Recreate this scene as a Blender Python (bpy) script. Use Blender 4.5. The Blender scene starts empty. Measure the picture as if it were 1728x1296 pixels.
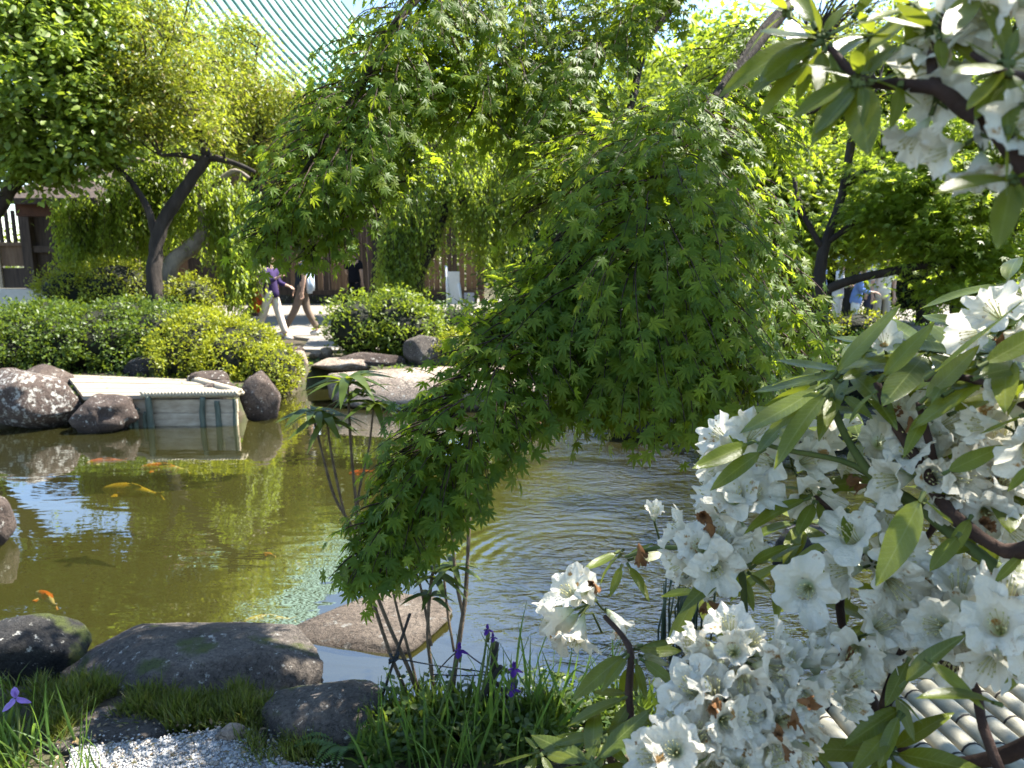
import bpy, math, random
import numpy as np
from mathutils import Vector, Matrix, noise

# ------------------------------------------------------------------ camera, light, exposure
scene = bpy.context.scene
COL = scene.collection
random.seed(7)
RNG = np.random.default_rng(11)
F = 1248.0
CAM = Vector((0, 0, 1.95))
PITCH = math.atan(218 / F)
cam_data = bpy.data.cameras.new('camera')
cam = bpy.data.objects.new('camera', cam_data)
COL.objects.link(cam)
cam.location = CAM
cam.rotation_euler = (math.pi / 2 - PITCH, 0, 0)
cam_data.sensor_width = 36
cam_data.lens = F / 1728 * 36
cam_data.clip_start = 0.05
cam_data.clip_end = 1000
cam_data.dof.use_dof = True
cam_data.dof.focus_distance = 1.5
cam_data.dof.aperture_fstop = 8.0
scene.camera = cam

TO_SUN = Vector((0.53, 0.22, 0.82)).normalized()
world = bpy.data.worlds.new('World')
scene.world = world
world.use_nodes = True
wn = world.node_tree
wn.nodes.clear()
sky = wn.nodes.new('ShaderNodeTexSky')
sky.sky_type = 'NISHITA'
sky.sun_disc = False
sky.sun_elevation = math.asin(TO_SUN.z)
sky.sun_rotation = math.atan2(TO_SUN.x, TO_SUN.y)
sky.air_density = 1.0
sky.dust_density = 0.3
sky.ozone_density = 2.6
bg = wn.nodes.new('ShaderNodeBackground')
bg.inputs[1].default_value = 0.10
wo = wn.nodes.new('ShaderNodeOutputWorld')
wn.links.new(sky.outputs[0], bg.inputs[0])
wn.links.new(bg.outputs[0], wo.inputs[0])
sun_data = bpy.data.lights.new('sun', 'SUN')
sun_data.energy = 5.0
sun_data.angle = math.radians(0.5)
sun_data.color = (1.0, 0.95, 0.86)
sun = bpy.data.objects.new('sun', sun_data)
COL.objects.link(sun)
sun.location = (0, 0, 30)
sun.rotation_euler = TO_SUN.to_track_quat('Z', 'Y').to_euler()
scene.view_settings.view_transform = 'Standard'
scene.view_settings.look = 'None'
scene.view_settings.gamma = 1
scene.view_settings.use_curve_mapping = False
scene.view_settings.exposure = 2.15
scene.cycles.max_bounces = 10
scene.cycles.transparent_max_bounces = 8
scene.cycles.transmission_bounces = 6
scene.cycles.diffuse_bounces = 5
scene.cycles.use_denoising = True
scene.cycles.caustics_reflective = False
scene.cycles.caustics_refractive = False

# ------------------------------------------------------------------ helpers
CP, SP = math.cos(PITCH), math.sin(PITCH)
def ray(px, py):
    a, b = (px - 864) / F, (648 - py) / F
    return Vector((a, CP + b * SP, -SP + b * CP))
def P(px, py, d):
    return CAM + ray(px, py) * d
def G(px, py, z=0.0):
    r = ray(px, py)
    return CAM + r * ((z - CAM.z) / r.z)
def depth(v):
    v = Vector(v) - CAM
    return v.y * CP - v.z * SP
def lerp(a, b, t): return a + (b - a) * t
def nrm(a):
    return a / np.maximum(np.linalg.norm(a, axis=-1, keepdims=True), 1e-9)

def tag(o, label=None, cat=None, group=None, kind=None):
    if label: o['label'] = label
    if cat: o['category'] = cat
    if group: o['group'] = group
    if kind: o['kind'] = kind
    return o
def link(name, me, parent=None, loc=None):
    o = bpy.data.objects.new(name, me)
    COL.objects.link(o)
    if parent: o.parent = parent
    if loc is not None: o.location = loc
    return o
def empty(name, loc, label, cat, group=None):
    o = link(name, None, None, loc)
    o.empty_display_size = 0.1
    return tag(o, label, cat, group)

def mesh_np(name, V, T, mat=None, smooth=True):
    me = bpy.data.meshes.new(name)
    V = np.asarray(V, dtype=np.float32); T = np.asarray(T, dtype=np.int32)
    k = T.shape[1]
    me.vertices.add(len(V)); me.vertices.foreach_set('co', V.ravel())
    me.loops.add(T.size); me.loops.foreach_set('vertex_index', T.ravel())
    me.polygons.add(len(T)); me.polygons.foreach_set('loop_start', np.arange(0, T.size, k, dtype=np.int32))
    me.update(calc_edges=True)
    if smooth: me.polygons.foreach_set('use_smooth', np.ones(len(T), dtype=bool))
    if mat: me.materials.append(mat)
    return me

class MB:
    """collects shapes in world (or local) space for one mesh object"""
    def __init__(s): s.v, s.f = [], []
    def add(s, V, Fs):
        n = len(s.v); s.v.extend([tuple(x) for x in V]); s.f.extend([tuple(i + n for i in f) for f in Fs]); return s
    def box(s, c, size, rot=None):
        hx, hy, hz = [x / 2 for x in size]
        pts = [Vector((x, y, z)) for x in (-hx, hx) for y in (-hy, hy) for z in (-hz, hz)]
        if rot: pts = [rot @ p for p in pts]
        c = Vector(c)
        return s.add([p + c for p in pts], [(0,1,3,2),(4,6,7,5),(0,4,5,1),(2,3,7,6),(0,2,6,4),(1,5,7,3)])
    def tube(s, pts, radii, sides=8, res=0, wob=0.0, cap=True):
        pts = [Vector(p) for p in pts]
        if isinstance(radii, (int, float)): radii = [radii] * len(pts)
        if res: pts, radii = spline(pts, radii, res)
        n = len(pts); V, Fs = [], []
        ref = Vector((0.13, 0.97, 0.21))
        for i, p in enumerate(pts):
            t = (pts[min(i + 1, n - 1)] - pts[max(i - 1, 0)]).normalized()
            if abs(t.dot(ref)) > .95: ref = Vector((.9, .1, .3))
            a = t.cross(ref).normalized(); b = t.cross(a)
            ref = -t.cross(a).cross(t) if False else ref
            for k in range(sides):
                an = 2 * math.pi * k / sides
                rr = radii[i]
                if wob:
                    rr *= 1 + wob * noise.noise(Vector((math.cos(an) * 1.5, math.sin(an) * 1.5, i * .45)) + p * 3)
                V.append(p + (a * math.cos(an) + b * math.sin(an)) * rr)
        for i in range(n - 1):
            for k in range(sides):
                k2 = (k + 1) % sides
                Fs.append((i * sides + k, i * sides + k2, (i + 1) * sides + k2, (i + 1) * sides + k))
        if cap:
            Fs.append(tuple(range(sides - 1, -1, -1))); Fs.append(tuple((n - 1) * sides + k for k in range(sides)))
        return s.add(V, Fs)
    def mesh(s, name, mat, smooth=True):
        me = bpy.data.meshes.new(name)
        me.from_pydata([tuple(v) for v in s.v], [], s.f); me.update()
        if smooth: me.polygons.foreach_set('use_smooth', [True] * len(me.polygons))
        if mat: me.materials.append(mat)
        return me
    def build(s, name, mat, parent=None, smooth=True, bevel=0.0):
        """vertices are world coordinates; the object is put at their middle (or on the parent's origin)"""
        org = Vector(parent_world(parent)) if parent else sum((Vector(v) for v in s.v), Vector()) / max(len(s.v), 1)
        s.v = [Vector(v) - org for v in s.v]
        o = link(name, s.mesh(name, mat, smooth), parent, None if parent else org)
        if bevel:
            m = o.modifiers.new('bevel', 'BEVEL'); m.width = bevel; m.segments = 2
        return o
def parent_world(p):
    v = Vector(p.location)
    while p.parent: p = p.parent; v = v + p.location
    return v
def build_np(name, V, T, mat, parent=None, kind=None, smooth=True, org=None):
    V = np.asarray(V, dtype=np.float64)
    org = np.array(parent_world(parent)) if parent else (V.mean(0) if org is None else np.array(org))
    o = link(name, mesh_np(name, V - org, T, mat, smooth), parent, None if parent else org)
    if kind: o['kind'] = kind
    return o
def spline(pts, radii, res):
    out, rr = [], []
    n = len(pts)
    for i in range(n - 1):
        p0, p1, p2, p3 = pts[max(i-1,0)], pts[i], pts[i+1], pts[min(i+2,n-1)]
        for k in range(res):
            t = k / res
            out.append(0.5 * ((2*p1) + (p2-p0)*t + (2*p0-5*p1+4*p2-p3)*t*t + (3*p1-p0-3*p2+p3)*t**3))
            rr.append(lerp(radii[i], radii[i+1], t))
    out.append(pts[-1]); rr.append(radii[-1])
    return out, rr
def scatter(tm, pos, yd, nd, sc, wsc=None):
    """place template leaves: base at pos, growing along yd, upper face nd"""
    tv, tf = tm
    y = nrm(yd); z = nrm(nd - (nd * y).sum(1, keepdims=True) * y); x = np.cross(y, z)
    ws = sc if wsc is None else wsc
    V = (pos[:, None] + tv[None, :, 0:1] * (x * ws[:, None])[:, None] + tv[None, :, 1:2] * (y * sc[:, None])[:, None]
         + tv[None, :, 2:3] * (z * sc[:, None])[:, None])
    n, k = len(pos), len(tv)
    T = tf[None] + (np.arange(n) * k)[:, None, None]
    return V.reshape(-1, 3), T.reshape(-1, tf.shape[1])

# ------------------------------------------------------------------ materials
def new_mat(name):
    m = bpy.data.materials.new(name); m.use_nodes = True
    nt = m.node_tree; nt.nodes.clear()
    out = nt.nodes.new('ShaderNodeOutputMaterial')
    return m, nt, out
def N(nt, t, **kw):
    n = nt.nodes.new(t)
    for k, v in kw.items():
        if k.startswith('i_'):
            key = k[2:]
            n.inputs[int(key) if key.isdigit() else key.replace('_', ' ')].default_value = v
        else: setattr(n, k, v)
    return n
def c4(c): return (c[0], c[1], c[2], 1)
def ramp(nt, stops, interp='LINEAR'):
    r = nt.nodes.new('ShaderNodeValToRGB'); e = r.color_ramp.elements; r.color_ramp.interpolation = interp
    while len(e) > 1: e.remove(e[-1])
    e[0].position = stops[0][0]; e[0].color = c4(stops[0][1])
    for p, c in stops[1:]:
        x = e.new(p); x.color = c4(c)
    return r
def leaf_mat(name, cols, trans=0.45, tcol=(0.30, 0.42, 0.04), rough=0.42, spec=0.35, under=None, vein=0.0):
    """cols: list of leaf colours picked per leaf"""
    m, nt, out = new_mat(name); L = nt.links.new
    geo = N(nt, 'ShaderNodeNewGeometry'); oi = N(nt, 'ShaderNodeObjectInfo')
    add = N(nt, 'ShaderNodeMath', operation='ADD'); L(geo.outputs['Random Per Island'], add.inputs[0]); L(oi.outputs['Random'], add.inputs[1])
    fr = N(nt, 'ShaderNodeMath', operation='FRACT'); L(add.outputs[0], fr.inputs[0])
    r = ramp(nt, [(i / max(len(cols) - 1, 1), c) for i, c in enumerate(cols)]); L(fr.outputs[0], r.inputs[0])
    col = r.outputs[0]
    tc = N(nt, 'ShaderNodeTexCoord'); nz = N(nt, 'ShaderNodeTexNoise', i_Scale=60.0 if vein else 2.2, i_Detail=2.0); L(tc.outputs['Object'], nz.inputs['Vector'])
    mr = N(nt, 'ShaderNodeMapRange', i_1=0.3, i_2=0.7, i_3=0.82, i_4=1.15); L(nz.outputs[0], mr.inputs[0])
    mul = N(nt, 'ShaderNodeVectorMath', operation='SCALE'); L(col, mul.inputs[0]); L(mr.outputs[0], mul.inputs['Scale']); col = mul.outputs[0]
    if vein:
        sxx = N(nt, 'ShaderNodeSeparateXYZ'); L(tc.outputs['Object'], sxx.inputs[0])
        axx = N(nt, 'ShaderNodeMath', operation='ABSOLUTE'); L(sxx.outputs['X'], axx.inputs[0])
        rib = N(nt, 'ShaderNodeMapRange', i_1=0.004, i_2=0.012, i_3=1.0, i_4=0.0); L(axx.outputs[0], rib.inputs[0])
        sl = N(nt, 'ShaderNodeMath', operation='MULTIPLY_ADD', i_1=-.75); L(axx.outputs[0], sl.inputs[0]); L(sxx.outputs['Y'], sl.inputs[2])
        sv = N(nt, 'ShaderNodeMath', operation='MULTIPLY', i_1=95.0); L(sl.outputs[0], sv.inputs[0]); sn = N(nt, 'ShaderNodeMath', operation='SINE'); L(sv.outputs[0], sn.inputs[0])
        vv = N(nt, 'ShaderNodeMapRange', i_1=0.75, i_2=1.0, i_3=0.0, i_4=0.45); L(sn.outputs[0], vv.inputs[0])
        mxv = N(nt, 'ShaderNodeMath', operation='MAXIMUM'); L(rib.outputs[0], mxv.inputs[0]); L(vv.outputs[0], mxv.inputs[1])
        mv = N(nt, 'ShaderNodeMix', data_type='RGBA'); L(mxv.outputs[0], mv.inputs[0]); L(col, mv.inputs[6]); mv.inputs[7].default_value = (0.17, 0.20, 0.05, 1); col = mv.outputs[2]
        big = N(nt, 'ShaderNodeTexNoise', i_Scale=3.5, i_Detail=3.0); L(tc.outputs['Object'], big.inputs['Vector'])
        spt = N(nt, 'ShaderNodeMapRange', i_1=0.3, i_2=0.7, i_3=0.7, i_4=1.25); L(big.outputs[0], spt.inputs[0])
        m3 = N(nt, 'ShaderNodeVectorMath', operation='SCALE'); L(col, m3.inputs[0]); L(spt.outputs[0], m3.inputs['Scale']); col = m3.outputs[0]
    if under:
        mx = N(nt, 'ShaderNodeMix', data_type='RGBA'); L(geo.outputs['Backfacing'], mx.inputs[0]); L(col, mx.inputs[6]); mx.inputs[7].default_value = c4(under); col = mx.outputs[2]
    pb = N(nt, 'ShaderNodeBsdfPrincipled', i_Roughness=rough); pb.inputs['Specular IOR Level'].default_value = spec
    L(col, pb.inputs['Base Color'])
    tr = N(nt, 'ShaderNodeBsdfTranslucent')
    tm = N(nt, 'ShaderNodeMix', data_type='RGBA', i_0=0.75); L(col, tm.inputs[6]); tm.inputs[7].default_value = c4(tcol); L(tm.outputs[2], tr.inputs[0])
    ms = N(nt, 'ShaderNodeMixShader', i_0=trans); L(pb.outputs[0], ms.inputs[1]); L(tr.outputs[0], ms.inputs[2])
    if vein:
        bp = N(nt, 'ShaderNodeBump', i_Strength=vein, i_Distance=0.002); L(nz.outputs[0], bp.inputs['Height']); L(bp.outputs[0], pb.inputs['Normal'])
    L(ms.outputs[0], out.inputs[0])
    return m
def rough_mat(name, stops, scale=6.0, rough=0.85, bump=0.4, bscale=None, detail=6.0, stretch=(1, 1, 1), spec=0.3, coord='Object', bdist=0.02):
    m, nt, out = new_mat(name); L = nt.links.new
    tc = N(nt, 'ShaderNodeTexCoord'); mp = N(nt, 'ShaderNodeMapping'); mp.inputs['Scale'].default_value = stretch
    L(tc.outputs[coord], mp.inputs[0])
    nz = N(nt, 'ShaderNodeTexNoise', i_Scale=scale, i_Detail=detail, i_Roughness=0.62); L(mp.outputs[0], nz.inputs['Vector'])
    r = ramp(nt, stops); L(nz.outputs[0], r.inputs[0])
    pb = N(nt, 'ShaderNodeBsdfPrincipled', i_Roughness=rough); pb.inputs['Specular IOR Level'].default_value = spec
    L(r.outputs[0], pb.inputs['Base Color'])
    nb = N(nt, 'ShaderNodeTexNoise', i_Scale=bscale or scale * 4, i_Detail=8.0, i_Roughness=0.65); L(mp.outputs[0], nb.inputs['Vector'])
    bp = N(nt, 'ShaderNodeBump', i_Strength=bump, i_Distance=bdist); L(nb.outputs[0], bp.inputs['Height']); L(bp.outputs[0], pb.inputs['Normal'])
    L(pb.outputs[0], out.inputs[0])
    return m
def rock_mat(name, base, dark, light, lichen=0.0, scale=3.0, moss=0.0):
    m, nt, out = new_mat(name); L = nt.links.new
    tc = N(nt, 'ShaderNodeTexCoord'); oi = N(nt, 'ShaderNodeObjectInfo')
    off = N(nt, 'ShaderNodeVectorMath', operation='ADD'); L(tc.outputs['Object'], off.inputs[0]); 
    sc = N(nt, 'ShaderNodeMath', operation='MULTIPLY', i_1=20.0); L(oi.outputs['Random'], sc.inputs[0]); L(sc.outputs[0], off.inputs[1])
    nz = N(nt, 'ShaderNodeTexNoise', i_Scale=scale, i_Detail=9.0, i_Roughness=0.7); L(off.outputs[0], nz.inputs['Vector'])
    r = ramp(nt, [(0.28, dark), (0.5, base), (0.72, light)]); L(nz.outputs[0], r.inputs[0]); col = r.outputs[0]
    fn = N(nt, 'ShaderNodeTexNoise', i_Scale=scale * 16, i_Detail=5.0, i_Roughness=0.8); L(off.outputs[0], fn.inputs['Vector'])
    fr = N(nt, 'ShaderNodeMapRange', i_1=0.3, i_2=0.7, i_3=0.55, i_4=1.4); L(fn.outputs[0], fr.inputs[0])
    fm = N(nt, 'ShaderNodeVectorMath', operation='SCALE'); L(col, fm.inputs[0]); L(fr.outputs[0], fm.inputs['Scale']); col = fm.outputs[0]
    if lichen:
        n2 = N(nt, 'ShaderNodeTexNoise', i_Scale=scale * 5.5, i_Detail=7.0, i_Roughness=0.72); L(off.outputs[0], n2.inputs['Vector'])
        mr = N(nt, 'ShaderNodeMapRange', i_1=0.60 - lichen * .085, i_2=0.66 - lichen * .065); L(n2.outputs[0], mr.inputs[0])
        mx = N(nt, 'ShaderNodeMix', data_type='RGBA'); L(mr.outputs[0], mx.inputs[0]); L(col, mx.inputs[6]); mx.inputs[7].default_value = (0.55, 0.53, 0.47, 1); col = mx.outputs[2]
    if moss:
        n3 = N(nt, 'ShaderNodeTexNoise', i_Scale=scale * 1.4, i_Detail=7.0); L(off.outputs[0], n3.inputs['Vector'])
        mr = N(nt, 'ShaderNodeMapRange', i_1=0.62 - moss * .2, i_2=0.70 - moss * .18); L(n3.outputs[0], mr.inputs[0])
        mx = N(nt, 'ShaderNodeMix', data_type='RGBA'); L(mr.outputs[0], mx.inputs[0]); L(col, mx.inputs[6]); mx.inputs[7].default_value = (0.07, 0.085, 0.02, 1); col = mx.outputs[2]
    # wet line close to the water
    vo = N(nt, 'ShaderNodeTexVoronoi', feature='DISTANCE_TO_EDGE', i_Scale=scale * 1.1); dv = N(nt, 'ShaderNodeVectorMath', operation='ADD'); dn = N(nt, 'ShaderNodeTexNoise', i_Scale=scale * 2.5, i_Detail=4.0); L(off.outputs[0], dn.inputs['Vector']); L(off.outputs[0], dv.inputs[0]); L(dn.outputs[1], dv.inputs[1]); L(dv.outputs[0], vo.inputs['Vector'])
    ck = N(nt, 'ShaderNodeMapRange', i_1=0.0, i_2=0.035, i_3=0.35, i_4=1.0); L(vo.outputs[0], ck.inputs[0])
    cm = N(nt, 'ShaderNodeVectorMath', operation='SCALE'); L(col, cm.inputs[0]); L(ck.outputs[0], cm.inputs['Scale']); col = cm.outputs[0]
    geo = N(nt, 'ShaderNodeNewGeometry'); sx = N(nt, 'ShaderNodeSeparateXYZ'); L(geo.outputs['Position'], sx.inputs[0])
    wet = N(nt, 'ShaderNodeMapRange', i_1=0.03, i_2=0.11, i_3=0.3, i_4=1.0); L(sx.outputs['Z'], wet.inputs[0])
    wm = N(nt, 'ShaderNodeVectorMath', operation='SCALE'); L(col, wm.inputs[0]); L(wet.outputs[0], wm.inputs['Scale']); col = wm.outputs[0]
    pb = N(nt, 'ShaderNodeBsdfPrincipled', i_Roughness=0.85); pb.inputs['Specular IOR Level'].default_value = 0.3
    L(col, pb.inputs['Base Color'])
    hh = N(nt, 'ShaderNodeMath', operation='ADD'); L(nz.outputs[0], hh.inputs[0]); 
    hf = N(nt, 'ShaderNodeMath', operation='MULTIPLY', i_1=0.35); L(fn.outputs[0], hf.inputs[0]); L(hf.outputs[0], hh.inputs[1])
    bp = N(nt, 'ShaderNodeBump', i_Strength=1.0, i_Distance=0.06); L(hh.outputs[0], bp.inputs['Height']); L(bp.outputs[0], pb.inputs['Normal'])
    L(pb.outputs[0], out.inputs[0])
    return m
def flat_mat(name, col, rough=0.6, var=0.12, scale=25.0, spec=0.3, metal=0.0, bump=0.15):
    d = tuple(c * (1 - var) for c in col); l = tuple(min(1, c * (1 + var)) for c in col)
    return rough_mat(name, [(0.3, d), (0.7, l)], scale=scale, rough=rough, bump=bump, spec=spec, bdist=0.003)

M = {}
M['maple'] = leaf_mat('maple_leaf', [(0.05, 0.105, 0.014), (0.072, 0.13, 0.015), (0.098, 0.16, 0.016), (0.15, 0.195, 0.017)], trans=0.52, tcol=(0.46, 0.58, 0.025), rough=0.5, spec=0.22)
M['maple_far'] = leaf_mat('maple_leaf_far', [(0.09, 0.15, 0.018), (0.125, 0.19, 0.022), (0.155, 0.215, 0.024)], trans=0.6, tcol=(0.46, 0.58, 0.04))
M['cherry'] = leaf_mat('cherry_leaf', [(0.10, 0.14, 0.014), (0.15, 0.185, 0.018), (0.18, 0.205, 0.02), (0.16, 0.19, 0.02), (0.26, 0.17, 0.04)], trans=0.45, tcol=(0.46, 0.52, 0.03), spec=0.5)
M['broadleaf'] = leaf_mat('broad_leaf', [(0.10, 0.16, 0.02), (0.145, 0.20, 0.026), (0.19, 0.25, 0.045)], trans=0.45, tcol=(0.42, 0.54, 0.04), spec=0.55)
M['weeping'] = leaf_mat('weeping_leaf', [(0.11, 0.17, 0.024), (0.15, 0.21, 0.03), (0.19, 0.25, 0.04)], trans=0.6, tcol=(0.5, 0.62, 0.05), spec=0.4)
M['bright'] = leaf_mat('bright_leaf', [(0.085, 0.135, 0.014), (0.115, 0.17, 0.018), (0.14, 0.195, 0.02)], trans=0.5, tcol=(0.38, 0.48, 0.03))
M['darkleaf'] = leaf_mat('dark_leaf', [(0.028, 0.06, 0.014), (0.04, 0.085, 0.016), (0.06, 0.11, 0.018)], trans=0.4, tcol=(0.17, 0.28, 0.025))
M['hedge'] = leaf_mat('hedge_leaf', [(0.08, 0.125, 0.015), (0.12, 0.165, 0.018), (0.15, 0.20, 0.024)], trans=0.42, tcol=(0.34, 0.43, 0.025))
M['hedge_shaded'] = leaf_mat('hedge_shaded_leaf', [(0.045, 0.08, 0.012), (0.07, 0.11, 0.015), (0.10, 0.145, 0.02)], trans=0.38, tcol=(0.24, 0.33, 0.02))  # deeper green, the shade on this hedge put into its leaf colour
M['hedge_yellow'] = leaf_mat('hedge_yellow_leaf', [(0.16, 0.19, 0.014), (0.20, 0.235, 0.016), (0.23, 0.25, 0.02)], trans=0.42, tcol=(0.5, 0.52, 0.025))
M['rhodo'] = leaf_mat('rhododendron_leaf', [(0.06, 0.088, 0.014), (0.085, 0.115, 0.015), (0.10, 0.13, 0.015), (0.145, 0.165, 0.016)], trans=0.38, tcol=(0.42, 0.48, 0.02), rough=0.27, spec=0.45, under=(0.11, 0.13, 0.035), vein=0.25)
M['whorl'] = leaf_mat('whorl_leaf', [(0.038, 0.065, 0.014), (0.055, 0.085, 0.016), (0.085, 0.115, 0.02)], trans=0.35, tcol=(0.32, 0.4, 0.03), rough=0.42, spec=0.3)
M['blade'] = leaf_mat('iris_blade', [(0.045, 0.09, 0.02), (0.065, 0.12, 0.025), (0.11, 0.165, 0.03)], trans=0.45, tcol=(0.25, 0.4, 0.05), rough=0.4, spec=0.45)
M['reed'] = leaf_mat('reed_stalk', [(0.012, 0.03, 0.016), (0.02, 0.045, 0.02)], trans=0.1)
M['fern'] = leaf_mat('fern_frond', [(0.05, 0.11, 0.02), (0.09, 0.16, 0.025)], trans=0.45, tcol=(0.3, 0.42, 0.03))
M['grass'] = leaf_mat('grass_blade', [(0.035, 0.05, 0.012), (0.06, 0.08, 0.015), (0.09, 0.11, 0.02), (0.13, 0.14, 0.028), (0.10, 0.075, 0.03)], trans=0.35, tcol=(0.25, 0.3, 0.03))
M['ground_leaf'] = leaf_mat('groundcover_leaf', [(0.03, 0.055, 0.014), (0.05, 0.085, 0.018), (0.09, 0.12, 0.02)], trans=0.35)
M['bark'] = rough_mat('dark_bark', [(0.3, (0.012, 0.009, 0.007)), (0.55, (0.03, 0.023, 0.018)), (0.75, (0.065, 0.053, 0.042))], scale=7, stretch=(1, 1, .3), bump=0.8, bscale=22)
M['bark_pale'] = rough_mat('pale_bark', [(0.3, (0.10, 0.08, 0.065)), (0.55, (0.24, 0.2, 0.16)), (0.75, (0.36, 0.31, 0.25))], scale=6, stretch=(1, 1, .4), bump=0.7, bscale=20)
M['twig'] = rough_mat('red_brown_twig', [(0.3, (0.022, 0.011, 0.009)), (0.7, (0.06, 0.034, 0.024))], scale=30, bump=0.4)
M['stem'] = rough_mat('shrub_stem', [(0.3, (0.05, 0.034, 0.022)), (0.7, (0.15, 0.11, 0.07))], scale=30, bump=0.4)
M['greenstem'] = rough_mat('green_stem', [(0.3, (0.05, 0.075, 0.02)), (0.7, (0.1, 0.12, 0.035))], scale=25, bump=0.1)
M['shaded_wood'] = rough_mat('shaded_shrub_wood', [(0.3, (0.005, 0.006, 0.003)), (0.7, (0.014, 0.016, 0.006))], scale=12, bump=0.6)  # blackened so the gaps between leaves read as shaded hollows

# ------------------------------------------------------------------ ground, pond, paving
ZN, ZF = 0.18, 0.30            # near and far ground level, water is z = 0
FAR_X = [-200, -9, -6, -3.35, -3.15, -2.9, -2.2, -1.95, -1.0, 0, 1.9, 2.5, 4, 8, 200]
FAR_Y = [8.2, 8.2, 8.3, 8.75, 10.4, 11.0, 11.0, 9.8, 9.55, 9.5, 9.3, 7.9, 7.5, 7.2, 7.2]
NEAR_X = [-200, -5, -3.2, -1.6, -0.8, 0, 1, 3, 200]
NEAR_Y = [2.6, 2.9, 3.2, 3.05, 3.0, 2.92, 2.85, 2.8, 2.6]
def sstep(a, b, x):
    t = np.clip((x - a) / (b - a), 0, 1); return t * t * (3 - 2 * t)
def ground_z(x, y):
    yf = np.interp(x, FAR_X, FAR_Y); yn = np.interp(x, NEAR_X, NEAR_Y)
    far = -0.7 + (ZF + 0.7) * sstep(-0.25, 0.22, y - yf)
    near = -0.7 + (ZN + 0.7) * sstep(-0.45, 0.28, yn - y)
    side = -0.7 + (ZF + 0.7) * sstep(9.0, 10.5, np.abs(x))
    return np.maximum(np.maximum(far, near), side)
def gz(x, y): return float(ground_z(np.array([x]), np.array([y]))[0])
gxs = np.unique(np.concatenate([-np.geomspace(4.2, 220, 34), np.arange(-4.2, 4.2, .085), np.geomspace(4.2, 220, 34)]))
gys = np.unique(np.concatenate([-np.geomspace(0.5, 60, 14), np.arange(-.5, 1.5, .25), np.arange(1.5, 3.8, .05), np.arange(3.8, 8.2, .3), np.arange(8.2, 12.2, .09), np.geomspace(12.2, 260, 40)]))
gx, gy = np.meshgrid(gxs, gys)
gzv = ground_z(gx, gy)
gzv = gzv + np.array([0.03 * noise.noise(Vector((a * 2.1, b * 2.1, 0))) + .012 * noise.noise(Vector((a * 9, b * 9, 3))) for a, b in zip(gx.ravel(), gy.ravel())]).reshape(gx.shape) * (np.abs(gy) < 14)
nx, ny = len(gxs), len(gys)
idx = np.arange(nx * ny).reshape(ny, nx)
quads = np.stack([idx[:-1, :-1], idx[:-1, 1:], idx[1:, 1:], idx[1:, :-1]], -1).reshape(-1, 4)
M['soil'] = rough_mat('garden_soil', [(0.3, (0.03, 0.024, 0.015)), (0.5, (0.07, 0.055, 0.035)), (0.6, (0.05, 0.06, 0.02)), (0.75, (0.12, 0.1, 0.07))], scale=2.5, bump=0.7, bscale=30)
def silt(m):
    nt = m.node_tree; L = nt.links.new; pb = next(n for n in nt.nodes if n.type == 'BSDF_PRINCIPLED'); src = pb.inputs['Base Color'].links[0].from_socket
    geo = N(nt, 'ShaderNodeNewGeometry'); sx = N(nt, 'ShaderNodeSeparateXYZ'); L(geo.outputs['Position'], sx.inputs[0])
    mr = N(nt, 'ShaderNodeMapRange', i_1=-.02, i_2=-.25); L(sx.outputs['Z'], mr.inputs[0])
    mx = N(nt, 'ShaderNodeMix', data_type='RGBA'); L(mr.outputs[0], mx.inputs[0]); L(src, mx.inputs[6]); mx.inputs[7].default_value = (0.036, 0.034, 0.011, 1); L(mx.outputs[2], pb.inputs['Base Color'])
silt(M['soil'])
g_o = build_np('ground', np.stack([gx, gy, gzv], -1).reshape(-1, 3), quads, M['soil'], kind='structure', org=(0, 0, 0))

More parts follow.
